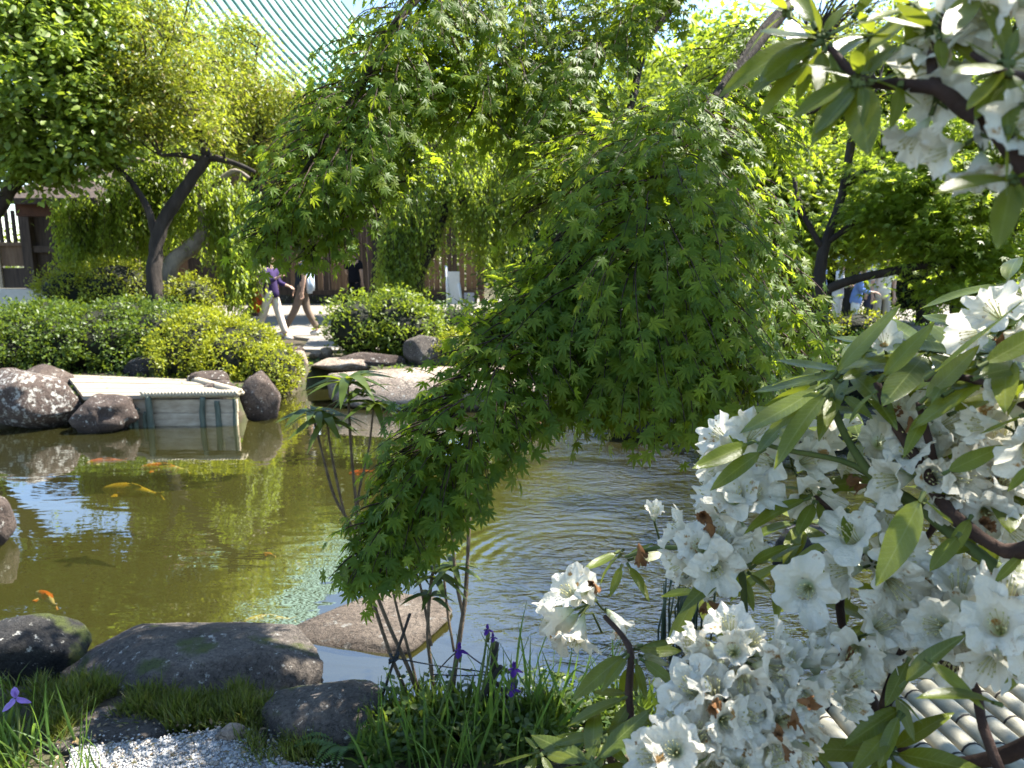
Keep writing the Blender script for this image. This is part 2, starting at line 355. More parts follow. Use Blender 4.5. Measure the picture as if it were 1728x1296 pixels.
def water_mat():
    m, nt, out = new_mat('pond_water'); L = nt.links.new
    tc = N(nt, 'ShaderNodeTexCoord'); pos = tc.outputs['Object']
    def wave_noise(scale, stretch, detail=2.0, dist=0.0):
        mp = N(nt, 'ShaderNodeMapping'); mp.inputs['Scale'].default_value = stretch; L(pos, mp.inputs[0])
        n = N(nt, 'ShaderNodeTexNoise', i_Scale=scale, i_Detail=detail, i_Distortion=dist); L(mp.outputs[0], n.inputs['Vector']); return n.outputs[0]
    def mul(a, b):
        n = N(nt, 'ShaderNodeMath', operation='MULTIPLY'); L(a, n.inputs[0])
        if isinstance(b, (int, float)): n.inputs[1].default_value = b
        else: L(b, n.inputs[1])
        return n.outputs[0]
    def add(a, b):
        n = N(nt, 'ShaderNodeMath', operation='ADD'); L(a, n.inputs[0]); L(b, n.inputs[1]); return n.outputs[0]
    sx = N(nt, 'ShaderNodeSeparateXYZ'); L(pos, sx.inputs[0])
    # ring ripples from a carp turning below the surface
    h = None
    for (px, py, wl, amp, r0, r1) in ((1010, 965, 1.15, 0.0035, .1, 1.5), (1230, 905, 1.5, .0025, .05, 1.2), (1640, 1120, 1.6, .002, 0.05, 1.5)):
        c = G(px, py)
        mp = N(nt, 'ShaderNodeMapping'); mp.inputs['Location'].default_value = (-c.x, -c.y, 0); L(pos, mp.inputs[0])
        w = N(nt, 'ShaderNodeTexWave', wave_type='RINGS', rings_direction='SPHERICAL', wave_profile='SIN')
        w.inputs['Scale'].default_value = 2.6 * wl; w.inputs['Distortion'].default_value = 1.2; w.inputs['Detail'].default_value = 1.0; w.inputs['Detail Scale'].default_value = 2.0
        L(mp.outputs[0], w.inputs[0])
        ln = N(nt, 'ShaderNodeVectorMath', operation='LENGTH'); L(mp.outputs[0], ln.inputs[0])
        f = N(nt, 'ShaderNodeMapRange', i_1=r0, i_2=r1, i_3=1.0, i_4=0.0, interpolation_type='SMOOTHSTEP'); L(ln.outputs['Value'], f.inputs[0])
        t = mul(mul(w.outputs[1], f.outputs[0]), amp)
        h = t if h is None else add(h, t)
    # breeze on the right half
    mask = N(nt, 'ShaderNodeMapRange', i_1=-0.55, i_2=0.6, i_3=0.0, i_4=1.0, interpolation_type='SMOOTHSTEP')
    sk = N(nt, 'ShaderNodeMath', operation='MULTIPLY_ADD', i_1=-0.10); L(sx.outputs['Y'], sk.inputs[0]); 
    addx = N(nt, 'ShaderNodeMath', operation='ADD', i_1=0.35); L(sx.outputs['X'], addx.inputs[0]); L(addx.outputs[0], sk.inputs[2])
    L(sk.outputs[0], mask.inputs[0])
    pat = N(nt, 'ShaderNodeMapRange', i_1=0.35, i_2=0.65, i_3=0.35, i_4=1.25); L(wave_noise(1.1, (1, 1.6, 1), 2.0, .5), pat.inputs[0])
    mk = mul(mask.outputs[0], pat.outputs[0])
    h = add(h, mul(mul(wave_noise(8, (0.7, 1.35, 1), 3.0, 1.3), mk), 0.030))
    h = add(h, mul(mul(wave_noise(30, (0.8, 1.3, 1), 2.0, .8), mk), 0.008))
    # slow swell everywhere
    h = add(h, mul(wave_noise(2.2, (0.7, 1.6, 1), 2.0, .6), 0.0035))
    h = add(h, mul(wave_noise(7, (0.6, 1.6, 1), 2.0), 0.0008))
    bp = N(nt, 'ShaderNodeBump', i_Strength=1.0, i_Distance=1.0); L(h, bp.inputs['Height'])
    gi = N(nt, 'ShaderNodeNewGeometry'); dt = N(nt, 'ShaderNodeVectorMath', operation='DOT_PRODUCT'); L(bp.outputs[0], dt.inputs[0]); L(gi.outputs['Incoming'], dt.inputs[1])
    ab = N(nt, 'ShaderNodeMath', operation='ABSOLUTE'); L(dt.outputs['Value'], ab.inputs[0])
    om = N(nt, 'ShaderNodeMath', operation='SUBTRACT', i_0=1.0, use_clamp=True); L(ab.outputs[0], om.inputs[1])
    p5 = N(nt, 'ShaderNodeMath', operation='POWER', i_1=5.0); L(om.outputs[0], p5.inputs[0])
    fr = N(nt, 'ShaderNodeMath', operation='MULTIPLY_ADD', i_1=0.77, i_2=0.23, use_clamp=True); L(p5.outputs[0], fr.inputs[0])
    gl = N(nt, 'ShaderNodeBsdfGlossy', i_Roughness=0.012); L(bp.outputs[0], gl.inputs['Normal']); gl.inputs[0].default_value = (1, 1, 1, 1)
    df = N(nt, 'ShaderNodeBsdfDiffuse')
    r = ramp(nt, [(0.3, (0.034, 0.033, 0.009)), (0.7, (0.046, 0.044, 0.013))]); L(wave_noise(1.2, (1, 1, 1)), r.inputs[0]); L(r.outputs[0], df.inputs[0])
    tp = N(nt, 'ShaderNodeBsdfTransparent'); tp.inputs[0].default_value = (0.86, 0.85, 0.55, 1)
    ms = N(nt, 'ShaderNodeMixShader', i_0=0.66); L(df.outputs[0], ms.inputs[1]); L(tp.outputs[0], ms.inputs[2])
    m2 = N(nt, 'ShaderNodeMixShader'); L(fr.outputs[0], m2.inputs[0]); L(ms.outputs[0], m2.inputs[1]); L(gl.outputs[0], m2.inputs[2])
    L(m2.outputs[0], out.inputs[0])
    return m
M['water'] = water_mat()
wv = [(-10.4, 2.4, 0), (10.4, 2.4, 0), (10.4, 11.6, 0), (-10.4, 11.6, 0)]
build_np('pond_water', wv, [[0, 1, 2, 3]], M['water'], kind='structure', smooth=False, org=(0, 0, 0))

M['paving'] = rough_mat('pale_paving', [(0.3, (0.20, 0.18, 0.15)), (0.7, (0.26, 0.235, 0.2))], scale=1.5, bump=0.2, bscale=120)
def sheet(name, pts, z, mat, th=0.0):
    mb = MB(); n = len(pts)
    mb.add([(x, y, z) for x, y in pts], [tuple(range(n))])
    if th:
        mb.add([(x, y, z) for x, y in pts] + [(x, y, z - th) for x, y in pts], [(i, n + i, n + (i + 1) % n, (i + 1) % n) for i in range(n)])
    o = mb.build(name, mat, smooth=False); return tag(o, kind='structure')
sheet('pavement', [(-3.6, 12.55), (-1.75, 12.35), (-1.2, 13.6), (2, 14.2), (9, 13.6), (16, 14), (16, 27), (-22, 27), (-22, 16.4), (-6, 16.0), (-3.9, 14.2)], ZF + 0.06, M['paving'], 0.3)

# gravel strip between the near stones
M['gravel'] = rough_mat('white_gravel_bed', [(0.3, (0.30, 0.31, 0.32)), (0.7, (0.55, 0.56, 0.56))], scale=60, bump=0.8, bscale=90)
gl = [G(120, 1262, .2), G(250, 1250, .2), G(330, 1238, .2), G(415, 1222, .2), G(440, 1262, .2), G(500, 1292, .2), G(640, 1310, .2), G(640, 1420, .2), G(100, 1420, .2)]
sheet('gravel_path', [(p.x, p.y) for p in gl], ZN + .022, M['gravel'], .05)
def pip(x, y, poly):
    c = False; j = len(poly) - 1
    for i in range(len(poly)):
        xi, yi = poly[i][:2]; xj, yj = poly[j][:2]
        if (yi > y) != (yj > y) and x < (xj - xi) * (y - yi) / (yj - yi) + xi: c = not c
        j = i
    return c
def pebble_tmpl():
    v = np.array([(1,0,0),(-.8,.3,0),(.1,.9,.1),(0,-1,0),(.1,.1,.6),(0,0,-.6)], float); f = np.array([(0,2,4),(2,1,4),(1,3,4),(3,0,4),(2,0,5),(1,2,5),(3,1,5),(0,3,5)])
    return v, f
pp = []
poly = [(p.x, p.y) for p in gl]; xs = [p[0] for p in poly]; ys = [p[1] for p in poly]
while len(pp) < 7000:
    x, y = random.uniform(min(xs), max(xs)), random.uniform(min(ys), max(ys))
    if y > 1.95 and pip(x, y, poly):
        if random.random() < .3: x += random.gauss(0, .07); y += random.gauss(0, .05)
        pp.append((x, y, ZN + .024 + random.uniform(0, .006)))
pp = np.array(pp); n = len(pp)
V, T = scatter(pebble_tmpl(), pp, np.c_[RNG.normal(size=(n, 2)), RNG.normal(size=n) * .2], np.c_[RNG.normal(size=(n, 2)) * .25, np.ones(n)], RNG.uniform(.0025, .0075, n) * np.where(RNG.uniform(size=n) < .04, 2.0, 1.0))
M['pebble'] = leaf_mat('pebble', [(0.24, 0.24, 0.23), (0.4, 0.39, 0.38), (0.52, 0.5, 0.47), (0.15, 0.145, 0.14), (0.28, 0.23, 0.18), (0.4, 0.4, 0.38)], trans=0.0, rough=.8)
build_np('gravel', V, T, M['pebble'], kind='stuff', smooth=False)

# ------------------------------------------------------------------ stones
M['stone_brown'] = rock_mat('brown_stone', (0.085, 0.062, 0.05), (0.04, 0.029, 0.024), (0.15, 0.115, 0.092), lichen=0.15)
M['stone_lichen'] = rock_mat('lichened_stone', (0.10, 0.072, 0.058), (0.048, 0.034, 0.028), (0.17, 0.13, 0.105), lichen=1.0, scale=3.0)
M['stone_grey'] = rock_mat('grey_stone', (0.105, 0.088, 0.073), (0.045, 0.038, 0.032), (0.20, 0.17, 0.142), lichen=0.05, moss=0.12, scale=4.0)
M['stone_pale'] = rock_mat('pale_stone', (0.31, 0.245, 0.19), (0.19, 0.145, 0.11), (0.42, 0.345, 0.27), lichen=0.2, scale=2.5)
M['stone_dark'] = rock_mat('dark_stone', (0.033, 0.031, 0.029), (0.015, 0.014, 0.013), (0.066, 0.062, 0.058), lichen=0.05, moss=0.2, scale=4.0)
import bmesh
def rock(x0, y0, x1, y1, zb, mat, label, ratio=0.7, rough=0.28, seed=0, flat=0.0, sub=4, ang=0.0, group=None, peak=None, top=None):
    cx = (x0 + x1) / 2
    g = G(cx, y1, zb); d = depth(g); s = d / F
    rx = (x1 - x0) / 2 * s; ry = rx * ratio
    d += ry * 0.75; s = d / F; rx = (x1 - x0) / 2 * s
    r = ray(cx, (y0 + y1) / 2).normalized(); sa = -r.z; ca = math.sqrt(1 - sa * sa)
    hh = (y1 - y0) / 2 * s
    rz = math.sqrt(max(hh * hh - (ry * sa) ** 2, (.35 * hh) ** 2)) / ca
    c = P(cx, (y0 + y1) / 2, d)
    bm = bmesh.new(); bmesh.ops.create_icosphere(bm, subdivisions=sub, radius=1)
    rr = random.Random(seed * 17 + 3)
    planes = []
    for _ in range(15):
        v = Vector((rr.gauss(0, 1), rr.gauss(0, 1), rr.gauss(.25, .8))).normalized(); planes.append((v, rr.uniform(.72, .98)))
    if flat: planes.append((Vector((rr.gauss(0, .07), -.06 + rr.gauss(0, .05), 1)).normalized(), 1.0 - flat * .5)); planes.append((Vector((rr.gauss(0, .1), -.25, 1)).normalized(), 1.05 - flat * .4))
    so = Vector((seed * 3.7, seed * 1.3, seed * 7.1))
    for v in bm.verts:
        p = v.co.copy()
        q = Vector((p.x, p.y, p.z))
        k = 1 + rough * noise.noise(q * 1.1 + so) + rough * .55 * noise.noise(q * 2.4 + so) + rough * .25 * noise.noise(q * 6 + so) + rough * .10 * noise.noise(q * 14 + so)
        # faceted: pull towards a few random planes
        p = p * k
        m = max(abs(p.x), abs(p.y), abs(p.z)); p *= (1 + .3 * (1 - m))
        for pn, ph in planes:
            e = p.dot(pn) - ph
            if e > 0: p -= pn * e * .88
        p *= 1 + rough * .12 * noise.noise(q * 9 + so) + rough * .06 * noise.noise(q * 22 + so)
        if peak is not None: p.x += peak * max(p.z, 0); p.x *= 1 - .42 * max(p.z, 0); 
        v.co = Vector((p.x * rx, p.y * ry, p.z * rz * 1.05))
    bmesh.ops.rotate(bm, verts=bm.verts, matrix=Matrix.Rotation(ang, 3, 'Z'))
    me = bpy.data.meshes.new('stone'); bm.to_mesh(me); bm.free()
    me.polygons.foreach_set('use_smooth', [True] * len(me.polygons)); me.materials.append(M[mat])
    o = link('stone', me, None, c)
    return tag(o, label, 'stone', group)
FARG, NEARG = 'stones along the far pond edge', 'stones along the near pond edge'
rock(-30, 618, 134, 730, 0, 'stone_lichen', 'big reddish stone speckled with white lichen, left of the deck', .7, .25, 1, group=FARG)
rock(30, 612, 122, 678, .1, 'stone_brown', 'brown pointed stone on top of the speckled lichen stone', .7, .2, 21, peak=-.1, group=FARG)
rock(-14, 622, 40, 652, .25, 'stone_brown', 'small brown stone at the very edge under the dark hedge', .7, .25, 22, group=FARG)
rock(124, 664, 228, 732, 0, 'stone_brown', 'broken brown stone standing in the water below the deck corner', .7, .32, 3, group=FARG)
rock(207, 597, 312, 638, .28, 'stone_dark', 'dark brown flat topped stone between deck and hedge', .5, .18, 4, flat=.5, group=FARG)
rock(322, 623, 386, 652, .3, 'stone_brown', 'small rounded brown stone behind the deck, upper of two', .8, .2, 5, flat=.3, group=FARG)
rock(340, 640, 408, 690, .1, 'stone_brown', 'low brown stone at the right rear corner of the deck', .8, .2, 6, flat=.3, group=FARG)
rock(404, 630, 474, 712, 0, 'stone_brown', 'wedge shaped plain brown stone right of the deck', .7, .16, 7, peak=-.05, group=FARG)
rock(486, 592, 522, 642, .1, 'stone_pale', 'upright pale stone post beside the yellow hedge end', .8, .15, 8, group=FARG)
rock(520, 590, 552, 606, .3, 'stone_pale', 'small sunlit pale stone at the foot of the paving', .8, .2, 9, group=FARG)
rock(486, 584, 514, 600, .33, 'stone_brown', 'small brown block stone against the paving edge', .8, .2, 10, group=FARG)
rock(540, 584, 562, 604, .32, 'stone_pale', 'tiny pale cube like stone under the azalea', .8, .2, 11, group=FARG)
rock(520, 603, 646, 626, .25, 'stone_pale', 'long low orange tinted slab stone in full sun', .5, .16, 12, flat=.3, group=FARG)
rock(560, 594, 690, 622, .27, 'stone_brown', 'long dark stone in the shade below the azalea', .35, .2, 13, flat=.2, group=FARG)
rock(678, 566, 766, 622, .27, 'stone_grey', 'round brown boulder beside the small yellow bush', .8, .13, 14, group=FARG)
rock(520, 616, 1010, 692, 0, 'stone_pale', 'very long pale flat slab bordering the pond behind the maple', .28, .08, 15, flat=.6, group=FARG)
rock(840, 640, 912, 672, .2, 'stone_pale', 'pale stone glimpsed through the gap in the maple leaves', .6, .2, 16, group=FARG)
rock(1020, 655, 1190, 745, 0, 'stone_dark', 'dark shaded stone behind the hanging maple tips', .6, .22, 17, group=FARG)
rock(1180, 700, 1330, 790, 0, 'stone_dark', 'dark stone at the right bank behind white flowers', .7, .22, 18, group=FARG)
rock(1280, 690, 1560, 760, 0, 'stone_dark', 'long dark stone under the maple trunk', .5, .2, 19, group=FARG)
rock(1300, 880, 1440, 985, 0, 'stone_dark', 'dark wet stone out in the water behind the rhododendron', .8, .2, 20, group=NEARG)
rock(-50, 838, 26, 925, 0, 'stone_brown', 'brown stone standing in the water at the left edge', .8, .2, 23, group=NEARG)
rock(506, 1006, 766, 1096, 0, 'stone_pale', 'flat pale stepping stone out in the pond', .86, .18, 24, flat=.85, group=NEARG)
rock(-60, 1040, 145, 1170, .08, 'stone_dark', 'dark rounded stone shaded at the left by the pond', .75, .16, 25, group=NEARG)
rock(112, 1046, 560, 1215, .05, 'stone_grey', 'largest grey flat boulder dappled with sun spots', .62, .13, 26, flat=.45, sub=5, group=NEARG)
rock(96, 1190, 290, 1268, .17, 'stone_grey', 'low grey flat stone at the upper left edge of the white gravel', .8, .16, 27, flat=.5, group=NEARG)
rock(432, 1142, 676, 1290, .10, 'stone_grey', 'rounded grey stone with a sunlit rim in front of blue water', .8, .15, 28, flat=.25, group=NEARG)
rock(366, 1224, 418, 1258, .19, 'stone_pale', 'small pale stone shining in the sun on the gravel', .8, .3, 29, group=NEARG)
rock(228, 1276, 440, 1340, .15, 'stone_dark', 'dark flat stone cut by the bottom edge on gravel', .8, .12, 30, flat=.5, group=NEARG)
rock(650, 1186, 696, 1226, .12, 'stone_pale', 'small pale stone at the feet of the shrub stems', .8, .25, 31, group=NEARG)

# ------------------------------------------------------------------ viewing deck
ZD = 0.365
fl, fr_ = G(122, 650, ZD), G(400, 662, ZD)
M['deck'] = rough_mat('weathered_deck', [(0.3, (0.22, 0.185, 0.14)), (0.7, (0.35, 0.305, 0.24))], scale=5, stretch=(.4, 6, 1), bump=0.3, bscale=40)
M['deckboard'] = rough_mat('deck_front_board', [(0.3, (0.28, 0.215, 0.15)), (0.7, (0.52, 0.43, 0.32))], scale=5, stretch=(1, 1, 4), bump=0.5, bscale=30)
M['post'] = rough_mat('green_grey_post', [(0.3, (0.04, 0.052, 0.04)), (0.7, (0.15, 0.17, 0.13))], scale=9, stretch=(1, 1, .3), bump=0.6)
M['rope'] = rough_mat('straw_rope', [(0.3, (0.32, 0.27, 0.19)), (0.7, (0.5, 0.44, 0.33))], scale=60, bump=0.5)
dk0, dk1 = G(140, 668, ZD), G(404, 664, ZD)       # front corners
dk2, dk3 = G(318, 640, ZD), G(112, 632, ZD)       # back corners
deck = empty('deck', (dk0 + dk1) / 2 - Vector((0, 0, ZD)), 'low weathered wooden landing deck edged with twisted straw rope by the pond', 'deck')
NB = 15
for i in range(NB):
    t0, t1 = i / NB + .003, (i + 1) / NB - .003
    a, b = dk0.lerp(dk3, t0), dk1.lerp(dk2, t0); c, e = dk1.lerp(dk2, t1), dk0.lerp(dk3, t1)
    j = random.uniform(-.005, .004); th = .045
    mb = MB(); up = Vector((0, 0, j)); dn = Vector((0, 0, j - th))
    mb.add([a + up, b + up, c + up, e + up, a + dn, b + dn, c + dn, e + dn], [(0,1,2,3),(7,6,5,4),(0,4,5,1),(1,5,6,2),(2,6,7,3),(3,7,4,0)])
    mb.build('plank', M['deck'], deck, smooth=False)
def rope(p, q, r=.022, turns=40):
    mb = MB()
    for ph in range(3):
        pts = []
        n = turns * 4
        ax = (q - p).normalized(); a = ax.cross(Vector((0, 0, 1))).normalized(); b = ax.cross(a)
        for i in range(n + 1):
            an = 2 * math.pi * (i / 9 + ph / 3)
            pts.append(p.lerp(q, i / n) + (a * math.cos(an) + b * math.sin(an)) * r * .55)
        mb.tube(pts, r * .6, 5)
    return mb
rope(dk0.lerp(dk1, .38) + Vector((0, -.035, .012)), dk1 + Vector((0, -.035, .012)), .04, 22).build('rope_edging', M['rope'], deck)
rope(dk1 + Vector((.02, 0, .012)), dk2 + Vector((.02, 0, .012)), .04, 22).build('rope_edging', M['rope'], deck)
fy = lambda x: lerp(dk0.y, dk1.y, (x - dk0.x) / (dk1.x - dk0.x)) - .0
for i in range(2):
    x0, x1 = P(222, 690, 8.6).x, P(404, 690, 8.6).x
    h = .155
    z = .01 + i * .158 + h / 2
    mb = MB(); mb.box(((x0 + x1) / 2 + random.uniform(-.02, .02), fy((x0 + x1) / 2) + .012 + random.uniform(-.008, .008), z - .02), (x1 - x0, .05, h))
    mb.build('front_board', M['deckboard'], deck, smooth=False, bevel=.004)
for px, w, ht in ((228, .03, .27), (239, .034, .22), (264, .042, .36), (252, .026, .17), (347, .034, .34), (374, .036, .29), (397, .026, .31)):
    x = P(px, 690, 8.6).x
    mb = MB(); mb.tube([(x, fy(x) - .055, -.3), (x + random.uniform(-.02, .02), fy(x) - .055, .1), (x + random.uniform(-.03, .03), fy(x) - .05, ht)], [w * 1.05, w * .95, w * .85], 9, res=4, wob=.3)
    mb.build('post', M['post'], deck)

# ------------------------------------------------------------------ buildings
M['copper'] = rough_mat('verdigris_copper', [(0.3, (0.17, 0.33, 0.27)), (0.7, (0.24, 0.41, 0.345))], scale=.8, bump=0.1, rough=.6)
M['copper_rib'] = rough_mat('verdigris_rib', [(0.3, (0.07, 0.14, 0.12)), (0.7, (0.11, 0.2, 0.17))], scale=2, bump=0.1, rough=.6)
M['oldwood'] = rough_mat('old_dark_timber', [(0.3, (0.028, 0.02, 0.016)), (0.7, (0.085, 0.062, 0.048))], scale=4, stretch=(4, 4, .4), bump=0.5)
M['brownwood'] = rough_mat('brown_timber', [(0.3, (0.09, 0.055, 0.035)), (0.7, (0.19, 0.125, 0.08))], scale=4, stretch=(4, 4, .4), bump=0.5)
M['palewood'] = rough_mat('pale_timber', [(0.3, (0.26, 0.2, 0.14)), (0.7, (0.4, 0.33, 0.24))], scale=4, stretch=(4, 4, .4), bump=0.4)
M['redwood'] = rough_mat('red_brown_timber', [(0.3, (0.06, 0.028, 0.02)), (0.7, (0.11, 0.05, 0.034))], scale=4, bump=0.3)
M['plaster'] = flat_mat('grey_white_plaster', (0.5, 0.48, 0.44), .9, .08, 6)
E1 = P(533, 163, 23.0)
ev = Vector((.66, .751, 0)); up_ = Vector((-.751, .66, 0))
hall = empty('temple_hall', Vector((E1.x - 3, E1.y + 5, ZF)), 'large temple hall under a verdigris green ribbed roof behind the trees', 'temple')
NP = 14; LEN = 13.5
def roof_pt(a, s):                     # a along the eave, s up the slope 0..1
    h = LEN * s; z = .62 * h + .034 * h * h
    return E1 + ev * a + up_ * h + Vector((0, 0, z + .004 * (a + 4) ** 2 * (1 - s)))
A0, A1 = -6.5, 8.0
mb = MB(); na = 18
rows = [[roof_pt(lerp(A0 + 3.5 * (j / NP), A1 - 5.0 * (j / NP), i / na), j / NP) for i in range(na + 1)] for j in range(NP + 1)]
V = [p for r in rows for p in r]
mb.add(V, [(j * (na + 1) + i, j * (na + 1) + i + 1, (j + 1) * (na + 1) + i + 1, (j + 1) * (na + 1) + i) for j in range(NP) for i in range(na)])
# back slope, so the roof is a solid hip
top = rows[-1]; back = [p + up_ * 4 + Vector((0, 0, -5)) for p in top]
n0 = len(top); mb.add(top + back, [(i, i + 1, n0 + i + 1, n0 + i) for i in range(n0 - 1)])
roof = mb.build('roof', M['copper'], hall)
a = A0 + .2
nr = int((A1 - A0) / .40)
for i in range(nr):
    a = A0 + .2 + i * .40
    smax = 1.0
    # the hips cut the ribs short
    if a < A0 + 3.5: smax = (a - A0) / 3.5
    if a > A1 - 5: smax = (A1 - a) / 5.0
    if smax < .06: continue
    pts = [roof_pt(a, smax * k / 10) + Vector((0, 0, .035)) for k in range(11)]
    m2 = MB(); m2.tube(pts, .055, 5)
    m2.build('rib', M['copper_rib'], roof)
m2 = MB(); m2.tube([roof_pt(lerp(A0, A1, i / 12), 0) - Vector((0, 0, .16)) for i in range(13)], .14, 6); m2.build('eave_beam', M['redwood'], hall)
m2 = MB(); m2.tube([p + Vector((0, 0, .15)) for p in top], .4, 8); m2.build('ridge', M['copper'], hall)
wall_c = E1 + up_ * 3.2
ang = math.atan2(ev.y, ev.x); RM = Matrix.Rotation(ang, 3, 'Z')
m2 = MB(); m2.box(wall_c + ev * (.9) + up_ * .2 + Vector((0, 0, (ZF + 8.6) / 2 - wall_c.z)), (12.4, .25, 8.3), RM); m2.build('wall', M['oldwood'], hall, smooth=False)
for i in range(7):
    m2 = MB(); p = wall_c + ev * (-5.2 + i * 2.03) - up_ * .1
    m2.tube([(p.x, p.y, ZF - .1), (p.x, p.y, 8.3)], .2, 10); m2.build('column', M['brownwood'], hall)

# boarded fence behind the walkers
fence = empty('wooden_fence', (-5.2, 24.6, ZF), 'tall dark brown boarded fence behind the walking visitors', 'fence')
x = -9.4
while x < -1.0:
    w = random.uniform(.15, .2)
    m2 = MB(); m2.box((x + w / 2, 24.6 + random.uniform(-.012, .012), ZF + .42 + 1.35), (w - .012, .03, 2.7 + random.uniform(-.02, .02)))
    m2.build('board', random.choice([M['oldwood'], M['oldwood'], M['brownwood'], M['palewood'] if random.random() < .2 else M['brownwood']]), fence, smooth=False)
    x += w + (.0 if random.random() < .7 else .05)
for z, h in ((ZF + 3.2, .14), (ZF + .42, .16)):
    m2 = MB(); m2.box((-5.2, 24.52, z), (8.5, .1, h)); m2.build('rail', M['oldwood'], fence, smooth=False)
m2 = MB(); m2.box((-7.0, 24.55, ZF + .19), (4.6, .2, .32)); m2.box((-2.7, 24.55, ZF + .19), (3.1, .2, .32)); m2.box((-4.45, 24.55, ZF + .1), (.46, .2, .10)); m2.box((-4.45, 24.55, ZF + .31), (.46, .2, .08)); m2.build('base_beam', M['stone_dark'], fence, smooth=False)
for xx in (-9.3, -7.2, -5.1, -3.0, -1.0):
    m2 = MB(); m2.box((xx, 24.68, ZF + 1.7), (.16, .1, 3.4)); m2.build('post', M['brownwood'], fence, smooth=False)

# small timber building behind the left trees
tb = empty('timber_building', (-11.5, 16.0, ZF), 'dark timber building with plaster base half hidden at the left', 'building')
yb = 16.2
def bx(name, mat, px0, py0, px1, py1, dy=0.0, th=.12):
    d = depth((0, yb + dy, 1.5))
    a, b = P(px0, py1, d), P(px1, py0, d)
    m2 = MB(); m2.box(((a.x + b.x) / 2, yb + dy, (a.z + b.z) / 2), (abs(b.x - a.x), th, abs(b.z - a.z))); return m2.build(name, M[mat], tb, smooth=False)
bx('wall', 'plaster', -90, 488, 235, 560, .1, .3)
bx('wall', 'oldwood', 52, 330, 235, 487, .2, .2)
bx('post', 'oldwood', 46, 352, 62, 487, 0, .16)
bx('post', 'oldwood', 150, 352, 162, 487, 0, .16)
bx('post', 'oldwood', -70, 352, -56, 487, 0, .16)
bx('panel', 'brownwood', 6, 414, 46, 449, .06, .05)
bx('panel', 'oldwood', 6, 452, 46, 486, .06, .05)
bx('rail', 'brownwood', -56, 409, 46, 415, .02, .08)
bx('rail', 'oldwood', 62, 415, 150, 426, .02, .1)
bx('frame', 'palewood', 0, 415, 5, 486, .02, .08)
for k in range(5):
    bx('lattice_bar', 'oldwood', -4 + k * 11.5, 356, 1 + k * 11.5, 409, .03, .05)
bx('eave_beam', 'redwood', 44, 346, 190, 366, -.55, .22)
d = depth((0, yb, 3.3)); a = P(48, 340, d); b = P(205, 345, d)
m2 = MB(); m2.add([(a.x, yb - 1.0, 2.95), (b.x, yb - 1.0, 2.95), (b.x, yb + 1.6, 3.9), (a.x, yb + 1.6, 3.9), (a.x, yb - 1.0, 3.07), (b.x, yb - 1.0, 3.07), (b.x, yb + 1.6, 4.0), (a.x, yb + 1.6, 4.0)], [(0,3,2,1),(4,5,6,7),(0,1,5,4),(1,2,6,5),(2,3,7,6),(3,0,4,7)]); m2.build('roof', M['oldwood'], tb, smooth=False)

# white notice board on two white legs
nb = empty('notice_board', (P(768, 500, 17).x, 17.0, ZF + .06), 'white notice board on two splayed white legs behind the drooping branches', 'notice board')
M['white'] = flat_mat('white_paint', (0.78, 0.77, 0.76), .6, .05, 20)
M['lilac'] = flat_mat('pale_lilac_board', (0.62, 0.58, 0.66), .6, .05, 20)
def nbx(name, mat, px0, py0, px1, py1, slant=0):
    d = depth((0, 17, 1)); a, b = P(px0, py0, d), P(px1, py1, d)
    m2 = MB(); m2.tube([a, b], slant, 6); return m2.build(name, M[mat], nb)
nbx('leg', 'white', 753, 448, 757, 530, .035)
nbx('leg', 'white', 774, 478, 782, 530, .035)
d = depth((0, 17.05, 1)); a, b = P(757, 514, d), P(776, 458, d)
m2 = MB(); m2.box(((a.x + b.x) / 2, 17.06, (a.z + b.z) / 2), (b.x - a.x, .03, b.z - a.z)); m2.build('panel', M['white'], nb, smooth=False)
a, b = P(783, 526, d), P(800, 494, d)
m2 = MB(); m2.box(((a.x + b.x) / 2, 17.1, (a.z + b.z) / 2), (b.x - a.x, .03, b.z - a.z)); m2.build('side_panel', M['lilac'], nb, smooth=False)

# ------------------------------------------------------------------ trees and shrubs
def oval(w=.5, droop=.12, fold=.08, n=3):
    """leaf, base at the origin, length 1 along +Y"""
    ys = np.linspace(0, 1, n + 2)[1:-1]
    v = [(0, 0, 0)]; 
    for y in ys:
        ww = w / 2 * math.sin(math.pi * y ** .85) ; z = -droop * y * y
        v += [(-ww, y, z + fold * ww * 2), (0, y, z), (ww, y, z + fold * ww * 2)]
    v.append((0, 1, -droop))
    f = [(0, 2, 1), (0, 3, 2)]
    for i in range(n - 1):
        a = 1 + 3 * i; b = a + 3
        f += [(a, a + 1, b + 1), (a, b + 1, b), (a + 1, a + 2, b + 2), (a + 1, b + 2, b + 1)]
    a = 1 + 3 * (n - 1); e = len(v) - 1
    f += [(a, a + 1, e), (a + 1, a + 2, e)]
    return np.array(v, float), np.array(f)
def diamond(w=.5, droop=.1):
    v = np.array([(0, 0, 0), (-w / 2, .45, .02), (w / 2, .45, .02), (0, 1, -droop)], float)
    return v, np.array([(0, 2, 3), (0, 3, 1)])
